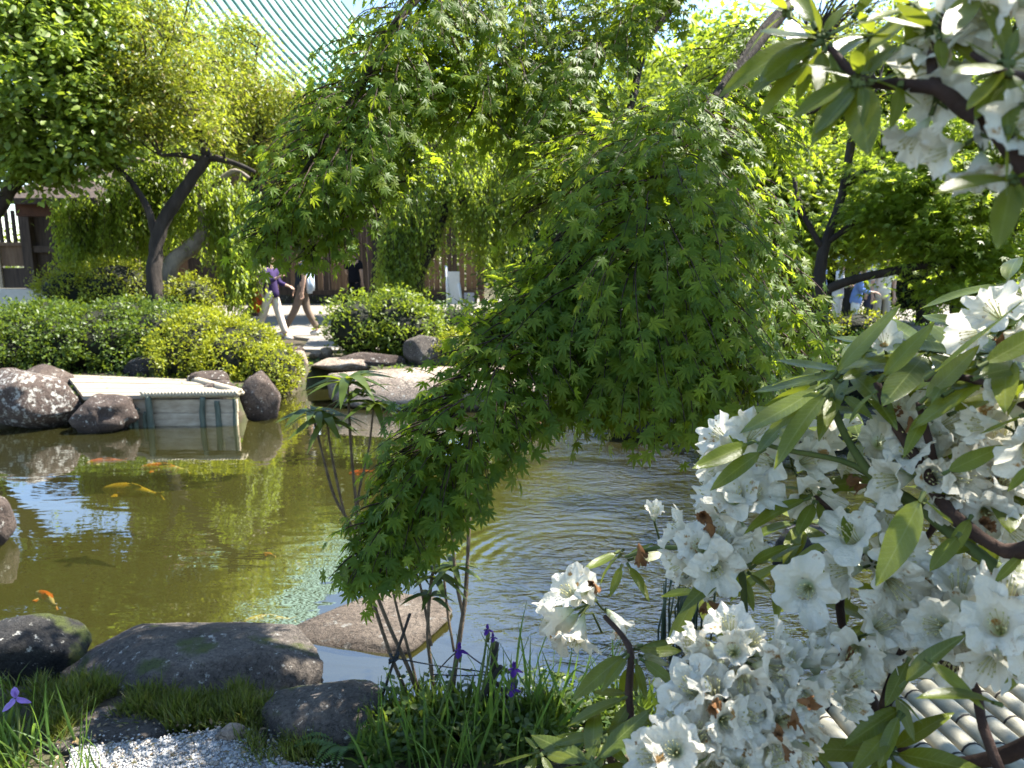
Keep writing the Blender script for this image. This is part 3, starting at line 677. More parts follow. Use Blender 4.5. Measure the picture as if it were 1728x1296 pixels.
def star(lobes=7, detail=True, droop=.25):
    """palmate maple leaf, stalk end at the origin, longest lobe to +Y"""
    angs = np.radians([0, 38, -38, 78, -78, 122, -122][:lobes]); lens = [1.0, .92, .92, .70, .70, .38, .38][:lobes]
    order = np.argsort(angs); angs = angs[order]; lens = np.array(lens)[order]
    c = np.array((0, .0)); pts = [(0, -.02)]
    out = []
    for i, (a, l) in enumerate(zip(angs, lens)):
        d = np.array((math.sin(a), math.cos(a))); s = np.array((d[1], -d[0]))
        if i == 0: out.append(-s * .07 * 1 + d * .05)
        wd = .085 + .05 * l
        if detail:
            out += [d * l * .45 - s * wd, d * l * .72 - s * wd * .62, d * l, d * l * .72 + s * wd * .62, d * l * .45 + s * wd]
        else:
            out += [d * l * .5 - s * wd, d * l, d * l * .5 + s * wd]
        if i < len(angs) - 1:
            a2 = (a + angs[i + 1]) / 2; out.append(np.array((math.sin(a2), math.cos(a2))) * .27 * min(1, (l + lens[i + 1]) * .6))
    P2 = np.array([c] + out)
    r2 = (P2 ** 2).sum(1)
    V = np.c_[P2, -droop * r2]
    n = len(V)
    T = np.array([(0, i + 1, i) for i in range(1, n - 1)])
    return V, T
def small_star():
    a = np.radians([-72, -36, 0, 36, 72]); l = [.72, .92, 1, .92, .72]; pts = [(0, 0), (-.1, .03)]
    for i in range(5):
        pts.append((l[i] * math.sin(a[i]), l[i] * math.cos(a[i])))
        if i < 4: b = (a[i] + a[i + 1]) / 2; pts.append((.36 * math.sin(b), .36 * math.cos(b)))
    pts.append((.1, .03)); p = np.array(pts); n = len(p)
    return np.c_[p, -.2 * (p ** 2).sum(1)], np.array([(0, i + 1, i) for i in range(1, n - 1)])
OV, DI, ST, STL = oval(), diamond(), star(), small_star()
OVN = oval(.42, .2, .14, 1)
LANCE = oval(.34, .25, .12, 1)
def rnd_dir(n):
    return nrm(RNG.normal(size=(n, 3)))
def crown_points(ells, nclump, shell=.45, low=-.7):
    """clump centres spread through a union of ellipsoids, denser near the outside"""
    vols = np.array([e[1][0] * e[1][1] * e[1][2] for e in ells]) ** .8
    k = RNG.choice(len(ells), size=nclump, p=vols / vols.sum())
    d = rnd_dir(nclump); r = RNG.uniform(0, 1, nclump) ** shell
    r *= 1 + .16 * RNG.normal(size=nclump)
    d[:, 2] = np.maximum(d[:, 2], low)
    C = np.array([e[0] for e in ells])[k]; R = np.array([e[1] for e in ells])[k]
    return C + d * r[:, None] * R, d
def leaf_cloud(centers, outs, per, spread, size, tmpl, flat=.55, up=.95, outw=.45, jit=.55, droop=.35):
    n = len(centers) * per
    c = np.repeat(centers, per, 0); o = np.repeat(outs, per, 0)
    sp = np.repeat(spread * RNG.uniform(.6, 1.35, len(centers)), per)
    off = RNG.normal(size=(n, 3)) * sp[:, None] * np.array((1, 1, flat))
    # clumps arch: leaves further out hang lower
    off[:, 2] -= .35 * (off[:, 0] ** 2 + off[:, 1] ** 2) / np.maximum(sp, .01)
    pos = c + off
    nd = nrm(np.array((0, 0, 1.0)) * up + o * outw + RNG.normal(size=(n, 3)) * jit)
    yd = nrm(off * np.array((1, 1, .3)) / np.maximum(sp[:, None], .01) + RNG.normal(size=(n, 3)) * .7 - np.array((0, 0, droop)))
    return scatter(tmpl, pos, yd, nd, size * RNG.uniform(.65, 1.3, n))
def make_tree(name, label, cat, trunk, limbs, ells, nclump, per, spread, size, tmpl, mat, bark='bark', twigs=60, group=None, flat=.55, shell=.45, low=-.7, twr=.012, **kw):
    """trunk: list of (point, radius); limbs: list of such lists"""
    base = Vector(trunk[0][0])
    root = empty(name, base, label, cat, group)
    mb = MB(); mb.tube([p for p, r in trunk], [r for p, r in trunk], 10, res=5, wob=.25); mb.build('trunk', M[bark], root)
    allp = []
    for lb in limbs:
        mb = MB(); mb.tube([p for p, r in lb], [r for p, r in lb], 8, res=5, wob=.25); mb.build('limb', M[bark], root)
        allp += [Vector(lerp(Vector(lb[i][0]), Vector(lb[i + 1][0]), t)) for i in range(len(lb) - 1) for t in (.3, .65, 1)]
    if not allp: allp = [Vector(trunk[-1][0])]
    cs, od = crown_points(ells, nclump, shell, low)
    mb = MB()
    for i in RNG.choice(len(cs), size=min(twigs, len(cs)), replace=False):
        e = Vector(cs[i]); s = min(allp, key=lambda p: (p - e).length + .6 * max(p.z - e.z, 0))
        m = s.lerp(e, .5) + Vector(RNG.normal(size=3)) * .1 * (e - s).length + Vector((0, 0, .06 * (e - s).length))
        mb.tube([s, m, e], [twr * 1.6, twr, twr * .3], 4, res=3, cap=False)
    if mb.v: tag(mb.build('twigs', M[bark], root), kind='stuff')
    V, T = leaf_cloud(cs, od, per, spread, size, tmpl, flat=flat, **kw)
    build_np('crown', V, T, M[mat], root, kind='stuff', smooth=False)
    return root
def E(px, py, d, rx, ry=None, rz=None):
    return (np.array(P(px, py, d)), np.array((rx, ry or rx, rz or rx * .75)))
def at(px, py, d, r): return (P(px, py, d), r)
def down(px, py, d, r):
    p = P(px, py, d); return (Vector((p.x, p.y, gz(p.x, p.y) - .1)), r)

# left: broad-leaved tree
make_tree('broadleaf_tree', 'broad leaved bright green tree with dark trunk at the left frame edge', 'tree',
    [down(-75, 520, 12.0, .17), at(-66, 470, 12.0, .15), at(-40, 400, 12.0, .13), at(10, 330, 12, .11), at(45, 240, 12, .08)],
    [[at(15, 325, 12, .08), at(75, 260, 11.9, .06), at(110, 180, 11.8, .03)], [at(-20, 375, 12, .08), at(-40, 250, 12, .06), at(-90, 150, 12, .03)], [at(45, 240, 12, .08), at(50, 120, 12, .05), at(70, 0, 12, .03)]],
    [E(60, 20, 11.8, 1.2, 1.2, .8), E(70, 130, 11.7, 1.15, 1.2, .9), E(-70, 190, 12, 1.1, 1.2, .8), E(120, 40, 11.9, .9, 1, .8), E(110, -50, 12.3, .9, .9, .7), E(80, 260, 12, .95, .9, .55), E(150, 215, 11.8, .5, .6, .4)],
    440, 60, .18, .122, oval(.62, .12, .06, 2), 'broadleaf', twigs=90)
# cherry tree with leaning trunk
make_tree('cherry_tree', 'green and bronze leaved cherry tree with dark forked leaning trunk behind the hedge', 'tree',
    [down(263, 520, 12.5, .15), at(262, 505, 12.5, .135), at(262, 430, 12.5, .115), at(277, 372, 12.5, .11), at(312, 318, 12.5, .10), at(350, 265, 12.5, .09)],
    [[at(350, 265, 12.5, .09), at(330, 210, 12.5, .07), at(300, 165, 12.4, .055), at(245, 140, 12.3, .03)], [at(345, 270, 12.5, .07), at(310, 262, 12.4, .045), at(270, 262, 12.3, .025)],
     [at(352, 265, 12.5, .07), at(395, 275, 12.4, .045), at(430, 290, 12.3, .03)], [at(262, 400, 12.5, .075), at(248, 350, 12.5, .06), at(215, 300, 12.4, .045), at(170, 260, 12.3, .025)], [at(330, 210, 12.5, .06), at(310, 130, 12.6, .04), at(300, 70, 12.6, .02)]],
    [E(280, 110, 12.4, 1.05, 1.2, .9), E(330, 190, 12.3, .7, .8, .5), E(230, 150, 12.4, .9, 1, .7), E(230, 195, 12.3, .85, .9, .4), E(240, 20, 12.8, 1.2, 1, .8)],
    430, 56, .15, .088, LANCE, 'cherry', twigs=140, jit=.7)
make_tree('bronze_leaved_tree', 'bronze tipped tree in front of the temple roof between cherry and maple', 'tree',
    [down(430, 540, 19.5, .2), at(432, 400, 19.5, .17), at(428, 280, 19.5, .14), at(440, 200, 19.5, .1)],
    [[at(430, 290, 19.5, .1), at(390, 210, 19.5, .07), at(370, 130, 19.5, .03)], [at(434, 250, 19.5, .09), at(480, 190, 19.5, .06), at(505, 150, 19.5, .03)], [at(440, 200, 19.5, .08), at(430, 120, 19.5, .05), at(440, 60, 19.5, .02)]],
    [E(430, 150, 19.3, 1.45, 1.3, 1.1), E(490, 190, 19.2, .8, 1, .9), E(370, 90, 19.4, 1.0, 1.1, .9), E(420, 260, 19.2, 1.3, 1, .7), E(360, 220, 19.3, .9, .9, .8), E(410, 50, 19.6, .8, .8, .45)],
    430, 50, .21, .12, LANCE, 'cherry', twigs=110, jit=.7)
# weeping trees
def make_weeping(name, label, trunk, limbs, arcs, nstr, length, size, mat, bark, spread=.12, per_m=34, topz=None):
    base = Vector(trunk[0][0]); root = empty(name, base, label, 'tree')
    mb = MB(); mb.tube([p for p, r in trunk], [r for p, r in trunk], 10, res=5, wob=.25); mb.build('trunk', M[bark], root)
    for lb in limbs:
        mb = MB(); mb.tube([p for p, r in lb], [r for p, r in lb], 8, res=5, wob=.2); mb.build('limb', M[bark], root)
    tw = MB(); Pn, Yn, Nn = [], [], []
    for i in range(nstr):
        a = arcs[RNG.integers(len(arcs))]; c, R = a
        s = Vector(c) + Vector(rnd_dir(1)[0] * R * RNG.uniform(.4, 1)); s.z = max(s.z, c[2] - R[2] * .2)
        ln = length * RNG.uniform(.45, 1.2); dirh = Vector((RNG.normal(), RNG.normal(), 0)) * .16
        pts = [s + dirh * (k / 5) * ln + Vector((0, 0, -ln * (k / 5) ** 1.15)) + Vector(RNG.normal(size=3)) * .03 for k in range(6)]
        tw.tube(pts, [.007 * (1 - k / 7) for k in range(6)], 3, cap=False)
        n = int(ln * per_m)
        for t in RNG.uniform(0, 1, n):
            k = min(int(t * 5), 4); p = pts[k].lerp(pts[k + 1], t * 5 - k)
            Pn.append(p + Vector(RNG.normal(size=3)) * spread * .3); an = RNG.uniform(0, 6.28)
            o = Vector((math.cos(an), math.sin(an), 0))
            Yn.append(o * .7 + Vector((0, 0, -.75))); Nn.append(o * .6 + Vector((0, 0, .8)) + Vector(RNG.normal(size=3)) * .4)
    tag(tw.build('twigs', M['bark'], root), kind='stuff')
    n = len(Pn)
    V, T = scatter(OVN, np.array(Pn), np.array(Yn), np.array(Nn), size * RNG.uniform(.6, 1.3, n))
    build_np('crown', V, T, M[mat], root, kind='stuff', smooth=False)
make_weeping('weeping_tree', 'weeping tree with pale leaning trunk and yellow green hanging branches left of the walkers',
    [down(262, 500, 13.6, .16), at(285, 455, 13.6, .15), at(322, 418, 13.6, .14), at(345, 385, 13.6, .12), at(335, 330, 13.7, .1), at(300, 260, 13.8, .08)],
    [[at(340, 340, 13.6, .07), at(390, 290, 13.6, .05), at(420, 300, 13.6, .03)], [at(320, 300, 13.7, .07), at(230, 270, 13.7, .05), at(180, 290, 13.7, .03)]],
    [E(200, 330, 13.4, .75, .5, .45), E(300, 285, 13.6, .9, .6, .4), E(390, 330, 13.5, .6, .5, .4), E(250, 300, 13.7, .8, .5, .4), E(400, 400, 13.4, .3, .3, .3), E(130, 350, 13.4, .5, .5, .3)],
    640, 1.25, .09, 'weeping', 'bark_pale', per_m=56)
make_weeping('weeping_cherry_tree', 'weeping tree with thin dangling olive branches behind the centre azalea',
    [down(700, 520, 13.8, .13), at(705, 470, 13.8, .12), at(735, 400, 13.8, .1), at(760, 300, 13.8, .09), at(770, 190, 13.9, .07)],
    [[at(755, 330, 13.8, .06), at(830, 360, 13.8, .04), at(870, 340, 13.8, .025)], [at(765, 260, 13.8, .06), at(700, 240, 13.8, .04), at(660, 280, 13.8, .02)]],
    [E(770, 300, 13.6, .9, .6, .4), E(690, 350, 13.6, .55, .5, .35), E(840, 330, 13.6, .6, .5, .4), E(780, 230, 13.9, .9, .7, .4), E(670, 400, 13.5, .3, .3, .2), E(900, 250, 13.8, .9, .6, .5)],
    620, 1.25, .082, 'weeping', 'bark', per_m=52)
# bright trees on the right bank
make_tree('bright_maple_tree', 'sunlit yellow green maple right of the hanging foliage, brightest tree in view', 'tree',
    [down(1330, 560, 10.6, .13), at(1325, 480, 10.6, .11), at(1310, 380, 10.6, .09), at(1300, 280, 10.7, .07)],
    [[at(1310, 380, 10.6, .06), at(1370, 330, 10.5, .04), at(1430, 310, 10.4, .02)], [at(1305, 320, 10.6, .06), at(1250, 270, 10.6, .04), at(1220, 200, 10.6, .02)], [at(1320, 430, 10.6, .05), at(1400, 400, 10.4, .03), at(1440, 390, 10.4, .02)]],
    [E(1280, 240, 10.6, .7, .8, .5), E(1350, 310, 10.4, .85, .8, .35), E(1420, 355, 10.3, .85, .8, .3), E(1330, 400, 10.4, .75, .7, .3), E(1430, 290, 10.5, .7, .7, .3), E(1250, 130, 10.8, .7, .8, .5), E(1480, 400, 10.3, .6, .6, .25), E(1200, 330, 10.8, .6, .6, .5)],
    600, 60, .17, .09, STL, 'bright', twigs=80, flat=.3, jit=.45)
make_tree('gnarled_tree', 'gnarled old tree with bare twisting branches and thin yellow leaves, far behind the maple', 'tree',
    [down(1330, 520, 14.5, .2), at(1322, 380, 14.5, .17), at(1325, 250, 14.5, .14), at(1345, 190, 14.5, .1)],
    [[at(1326, 240, 14.5, .1), at(1300, 190, 14.5, .07), at(1270, 170, 14.4, .04), at(1250, 130, 14.4, .02)], [at(1340, 200, 14.5, .09), at(1390, 180, 14.4, .06), at(1440, 190, 14.4, .04), at(1480, 150, 14.4, .02)], [at(1345, 190, 14.5, .08), at(1340, 130, 14.5, .05), at(1370, 70, 14.5, .03)], [at(1330, 230, 14.5, .06), at(1400, 235, 14.3, .05), at(1450, 260, 14.3, .03)]],
    [E(1330, 130, 14.6, 1.6, 1.2, .8), E(1440, 190, 14.4, 1.0, .9, .5), E(1270, 190, 14.4, .8, .8, .5), E(1400, 30, 14.8, 1.6, 1.2, .8)],
    170, 34, .2, .085, OVN, 'cherry', twigs=150, jit=.8, twr=.018)
# right maple with dark trunk and one long low branch
make_tree('green_maple_tree', 'green layered maple on the right bank with mossy dark trunk and one long low branch', 'tree',
    [down(1400, 740, 8.0, .11), at(1393, 640, 8.0, .085), at(1386, 560, 8.0, .085), at(1382, 500, 8.0, .075), at(1388, 430, 8.0, .058), at(1420, 330, 8.1, .042), at(1440, 220, 8.2, .05)],
    [[at(1378, 496, 8.0, .055), at(1440, 472, 7.9, .048), at(1520, 455, 7.8, .042), at(1600, 438, 7.7, .045), at(1665, 412, 7.6, .035), at(1740, 380, 7.5, .02)],
     [at(1395, 410, 8.0, .03), at(1480, 360, 7.9, .04), at(1590, 380, 7.8, .03), at(1560, 420, 7.7, .015)], [at(1425, 310, 8.1, .05), at(1520, 260, 8, .03), at(1640, 270, 7.9, .02)], [at(1388, 420, 8, .028), at(1350, 350, 8, .03), at(1340, 300, 8, .02)]],
    [E(1560, 290, 7.8, .85, .8, .22), E(1660, 330, 7.6, .8, .8, .25), E(1600, 400, 7.6, .75, .7, .16), E(1500, 350, 8.0, .6, .7, .2), E(1690, 430, 7.5, .5, .6, .16), E(1560, 215, 8.0, .8, .8, .25), E(1690, 240, 7.8, .7, .7, .3), E(1640, 480, 7.5, .5, .5, .1), E(1720, 520, 7.4, .4, .4, .2)],
    560, 52, .14, .07, STL, 'maple_far', twigs=120, flat=.25, jit=.4, twr=.008)
m_ = MB()
# background trees that close the view
BG = 'trees that close the view at the back'
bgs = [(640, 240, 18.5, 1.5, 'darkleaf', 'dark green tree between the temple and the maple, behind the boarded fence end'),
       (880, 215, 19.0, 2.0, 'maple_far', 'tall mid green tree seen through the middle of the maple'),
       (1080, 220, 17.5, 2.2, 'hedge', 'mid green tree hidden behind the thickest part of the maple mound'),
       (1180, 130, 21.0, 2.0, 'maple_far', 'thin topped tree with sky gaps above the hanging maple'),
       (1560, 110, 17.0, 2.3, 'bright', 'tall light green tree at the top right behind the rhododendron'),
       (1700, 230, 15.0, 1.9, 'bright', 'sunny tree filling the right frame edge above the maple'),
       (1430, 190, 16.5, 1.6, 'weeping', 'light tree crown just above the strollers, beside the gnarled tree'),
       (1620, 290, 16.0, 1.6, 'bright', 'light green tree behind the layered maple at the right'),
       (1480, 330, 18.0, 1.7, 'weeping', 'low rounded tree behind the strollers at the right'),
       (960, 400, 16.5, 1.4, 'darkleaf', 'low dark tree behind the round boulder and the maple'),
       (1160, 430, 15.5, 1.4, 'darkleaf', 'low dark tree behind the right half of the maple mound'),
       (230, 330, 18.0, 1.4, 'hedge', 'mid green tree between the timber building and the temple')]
for i, (px, py, d, r, mt, lb) in enumerate(bgs):
    b = down(px, 560, d, .2); c = P(px, py, d)
    tp = Vector((c.x, c.y, c.z))
    k = r
    limbs = [[(tp.lerp(b[0], .3), .1), (tp + Vector((sx * k * .5, sy * k * .4, k * .2)), .06), (tp + Vector((sx * k * .8, sy * k * .7, k * .5)), .03)] for sx, sy in ((1, .3), (-1, -.2), (.4, -1), (-.3, 1))]
    ells = [(np.array(tp), np.array((k, k, k * .8))), (np.array(tp) + (k * .6, 0, k * .4), np.array((k * .7, k * .7, k * .5))), (np.array(tp) + (-k * .6, -.2, -k * .1), np.array((k * .7, k * .7, k * .6))), (np.array(tp) + (0, 0, -k * .6), np.array((k * .8, k * .8, k * .5)))]
    make_tree('background_tree', lb, 'tree', [b, (b[0].lerp(tp, .5), .15), (tp, .1)], limbs, ells, int(190 * r), 46, .12 * r + .05, .13 + .014 * (d - 15), DI, mt, twigs=40, group=BG, twr=.02)

# unseen tree added beside the camera, crown clumps placed to shade the near bank
def canopy_tree():
    base = Vector((4.9, 1.0, ZF)); root = empty('unseen_shade_tree', base, 'unseen tall tree added beside the viewpoint, crown shaped to shade the near bank', 'tree')
    mb = MB(); mb.tube([base, (4.85, 1.1, 2), (4.7, 1.3, 3.6), (4.4, 1.6, 4.8)], [.2, .17, .14, .1], 10, res=4, wob=.2); mb.build('trunk', M['bark'], root)
    for e in ((2.2, 3.4, 5.4), (2.6, 1.2, 5.4), (4.4, 4.6, 5.6), (3.2, -1.5, 5.6), (.6, -2.2, 5.4)):
        m2 = MB(); m2.tube([(4.7, 1.3, 3.7), Vector((4.5, 1.5, 4.4)).lerp(Vector(e), .5) + Vector((0, 0, .3)), e], [.09, .05, .015], 8, res=4, wob=.2); m2.build('limb', M['bark'], root)
    for ells, n in (([(np.array((3.25, .8, 5.2)), np.array((1.15, .85, .7)))], 200), ([(np.array((4.4, 2.9, 5.2)), np.array((1.0, .9, .6)))], 40),
                    ([(np.array((4.5, 4.9, 5.3)), np.array((1.4, 1.2, .6)))], 150),
                    ([(np.array((3.5, 2.6, 5.2)), np.array((.7, .6, .5)))], 30),
                    ([(np.array((1.9, 2.6, 5.2)), np.array((.9, .55, .4)))], 24), ([(np.array((2.6, 2.7, 5.2)), np.array((.9, .7, .4)))], 34),
                    ([(np.array((.2, -2.6, 5.2)), np.array((2.6, 1.8, .8))), (np.array((3.8, -1.6, 5.4)), np.array((1.8, 2.2, .9))), (np.array((1.0, 0, 5.4)), np.array((1.6, 1.2, .7)))], 380)):  # last group overhead and behind the camera, added to cut the sky light
        cs, od = crown_points(ells, n, .5, -1)
        V, T = leaf_cloud(cs, od, 46, .17, .10, DI, flat=.35)
        build_np('crown', V, T, M['darkleaf'], root, kind='stuff', smooth=False)
canopy_tree()

# clipped hedges and bushes: a woody core, blackened like shaded hollows, under small leaves
def bush(name, label, cat, blobs, mat, size=.045, dens=900, tmpl=None, fluff=.05, group=None, core=.86, up=.5, jit=.5, bumps=.12):
    """blobs: list of (centre, radii)"""
    tmpl = tmpl or DI
    c0 = Vector(np.mean([b[0] for b in blobs], 0)); c0.z = gz(c0.x, c0.y)
    root = empty(name, c0, label, cat, group)
    bm = bmesh.new()
    Pn, Nn = [], []
    C = np.array([b[0] for b in blobs]); R = np.array([b[1] for b in blobs])
    for i, (c, r) in enumerate(blobs):
        mt = Matrix.Translation(c) @ Matrix.Diagonal((r[0] * core, r[1] * core, r[2] * core, 1))
        bmesh.ops.create_icosphere(bm, subdivisions=3, radius=1, matrix=mt)
        area = 4 * math.pi * ((r[0] * r[1]) ** 1.6 / 3 + (r[0] * r[2]) ** 1.6 / 3 + (r[1] * r[2]) ** 1.6 / 3) ** (1 / 1.6)
        n = int(area * dens); d = rnd_dir(n)
        q = d * np.array(r)
        lump = np.array([1 + bumps * noise.noise(Vector(x) * 2.6 + Vector((i * 9, 0, 0))) + bumps * .7 * noise.noise(Vector(x) * 7) for x in q])
        p = np.array(c) + q * lump[:, None] * (1 + RNG.normal(size=n) * fluff)[:, None]
        keep = np.array([noise.noise(Vector(x) * 4.5) for x in p]) > -.22
        keep &= p[:, 2] > np.maximum(ground_z(p[:, 0], p[:, 1]), -.0)
        for j in range(len(blobs)):
            if j != i: keep &= (((p - C[j]) / R[j]) ** 2).sum(1) > .72
        Pn.append(p[keep]); Nn.append(nrm(d / np.array(r))[keep])
    for v in bm.verts: v.co += Vector(v.co.copy() * 0) + Vector((noise.noise(v.co * 3), noise.noise(v.co * 3 + Vector((5, 0, 0))), noise.noise(v.co * 3 + Vector((0, 9, 0))))) * .05
    me = bpy.data.meshes.new('stems'); bm.to_mesh(me); bm.free(); me.materials.append(M['shaded_wood'])
    for v in me.vertices: v.co -= c0
    tag(link('stems', me, root), kind='stuff')
    p = np.concatenate(Pn); nn = np.concatenate(Nn); n = len(p)
    nd = nrm(nn * .7 + np.array((0, 0, up)) + RNG.normal(size=(n, 3)) * jit)
    yd = nrm(nn * .6 + RNG.normal(size=(n, 3)) * .8 + np.array((0, 0, .25)))
    V, T = scatter(tmpl, p, yd, nd, size * RNG.uniform(.6, 1.35, n))
    build_np('foliage', V, T, M[mat], root, kind='stuff', smooth=False)
def BL(x0, y0, x1, y1, d, ry=None):
    a, b = P(x0, y0, d), P(x1, y1, d)
    return ((np.array(a) + np.array(b)) / 2, np.array((abs(b.x - a.x) / 2, ry or abs(b.x - a.x) / 2 * .7, abs(a.z - b.z) / 2)))
bush('clipped_hedge', 'long clipped azalea hedge behind the deck with shade painted into its leaves', 'hedge',
     [BL(-140, 522, 90, 665, 10.6, .9), BL(-20, 516, 200, 650, 11.0, .9), BL(90, 512, 300, 640, 11.2, .9), BL(210, 514, 350, 630, 11.2, .8), BL(30, 508, 130, 570, 11.1, .5), BL(180, 505, 250, 560, 11.3, .5)], 'hedge_shaded', .055, 2100, bumps=.3, fluff=.09, jit=.7)
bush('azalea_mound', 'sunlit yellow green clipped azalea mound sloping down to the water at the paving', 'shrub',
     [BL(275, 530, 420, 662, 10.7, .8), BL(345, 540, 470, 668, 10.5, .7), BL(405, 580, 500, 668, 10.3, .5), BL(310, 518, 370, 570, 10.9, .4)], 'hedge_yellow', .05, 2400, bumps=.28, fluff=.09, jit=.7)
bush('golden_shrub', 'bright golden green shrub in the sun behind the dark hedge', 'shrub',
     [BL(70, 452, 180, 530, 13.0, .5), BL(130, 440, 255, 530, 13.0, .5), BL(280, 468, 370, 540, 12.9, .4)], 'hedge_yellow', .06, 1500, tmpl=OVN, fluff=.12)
bush('azalea_bush', 'loose rounded azalea bush with sunny shoots at the centre beside the paving', 'shrub',
     [BL(552, 500, 660, 606, 11.9, .5), BL(610, 492, 735, 605, 12.0, .55), BL(640, 520, 745, 600, 11.8, .4)], 'hedge', .075, 1100, tmpl=OVN, fluff=.14, jit=.7)
bush('small_bush', 'small feathery yellow green bush right of the round boulder', 'shrub',
     [BL(738, 560, 800, 626, 11.2, .3)], 'hedge_yellow', .055, 1800, tmpl=OVN, fluff=.2, jit=.8)
bush('rear_bush', 'dark low bush behind the round boulder', 'shrub', [BL(690, 515, 880, 600, 13.0, .5)], 'darkleaf', .07, 1100, tmpl=OVN, fluff=.15)
bush('right_bush', 'low golden bush in front of the strollers at the right', 'shrub', [BL(1380, 526, 1500, 580, 9.6, .4), BL(1330, 520, 1400, 600, 9.6, .4)], 'hedge_yellow', .05, 1800, tmpl=OVN, fluff=.15)
bush('rear_hedge', 'green hedge closing the walk behind the strollers at the right', 'hedge', [BL(1330, 430, 1480, 530, 17.5, .6), BL(1450, 425, 1640, 530, 17.5, .6)], 'darkleaf', .09, 500, tmpl=OVN, fluff=.12)
bush('bank_bush', 'dark shaded undergrowth bush below the right maple trunk', 'shrub',
     [BL(1400, 560, 1560, 720, 8.6, .5), BL(1500, 560, 1800, 740, 8.4, .6), BL(1190, 600, 1400, 740, 8.9, .5), BL(900, 590, 1230, 690, 10.2, .6)], 'darkleaf', .07, 900, tmpl=OVN, fluff=.15)

# leaf litter and low plants on the far bank
def bank_cover():
    pp = []
    while len(pp) < 9000:
        x = random.uniform(-7, 8); y = random.uniform(7.4, 13)
        yf = np.interp(x, FAR_X, FAR_Y)
        if y > yf + .02 and not (-3.7 < x < -1.6 and y > 11.6): pp.append((x, y, gz(x, y) + .01))
    pp = np.array(pp); n = len(pp)
    V, T = scatter(DI, pp, np.c_[RNG.normal(size=(n, 2)), RNG.uniform(.1, 1.2, n)], np.c_[RNG.normal(size=(n, 2)) * .6, np.ones(n)], RNG.uniform(.04, .1, n))
    build_np('bank_plants', V, T, M['ground_leaf'], kind='stuff', smooth=False)
bank_cover()

# ------------------------------------------------------------------ people
def skin_mesh(name, joints, edges, rad, mat, root_i=0, sub=1):
    me = bpy.data.meshes.new(name); me.from_pydata([tuple(j) for j in joints], edges, []); me.update()
    tmp = bpy.data.objects.new('tmp', me); COL.objects.link(tmp)
    md = tmp.modifiers.new('skin', 'SKIN'); md.use_smooth_shade = True; md.branch_smoothing = .6
    if not me.skin_vertices: me.skin_vertices.new()
    for i, sv in enumerate(me.skin_vertices[0].data):
        r = rad[i]; sv.radius = r if isinstance(r, tuple) else (r, r); sv.use_root = (i == root_i)
    ss = tmp.modifiers.new('sub', 'SUBSURF'); ss.levels = sub; ss.render_levels = sub
    dg = bpy.context.evaluated_depsgraph_get(); dg.update()
    ev_ = tmp.evaluated_get(dg)
    out = bpy.data.meshes.new_from_object(ev_, depsgraph=dg)
    bpy.data.objects.remove(tmp); bpy.data.meshes.remove(me)
    out.name = name; out.materials.clear(); out.materials.append(mat)
    out.polygons.foreach_set('use_smooth', [True] * len(out.polygons))
    return out
M['skin'] = flat_mat('skin', (0.52, 0.33, 0.24), .55, .06, 12)
M['hair'] = flat_mat('black_hair', (0.02, 0.016, 0.014), .5, .2, 40)
M['hair_grey'] = flat_mat('grey_hair', (0.3, 0.29, 0.28), .6, .2, 40)
CLOTH = {}
def cloth(c):
    if c not in CLOTH: CLOTH[c] = flat_mat('cloth', c, .9, .12, 14, .1, bump=.3)
    return CLOTH[c]
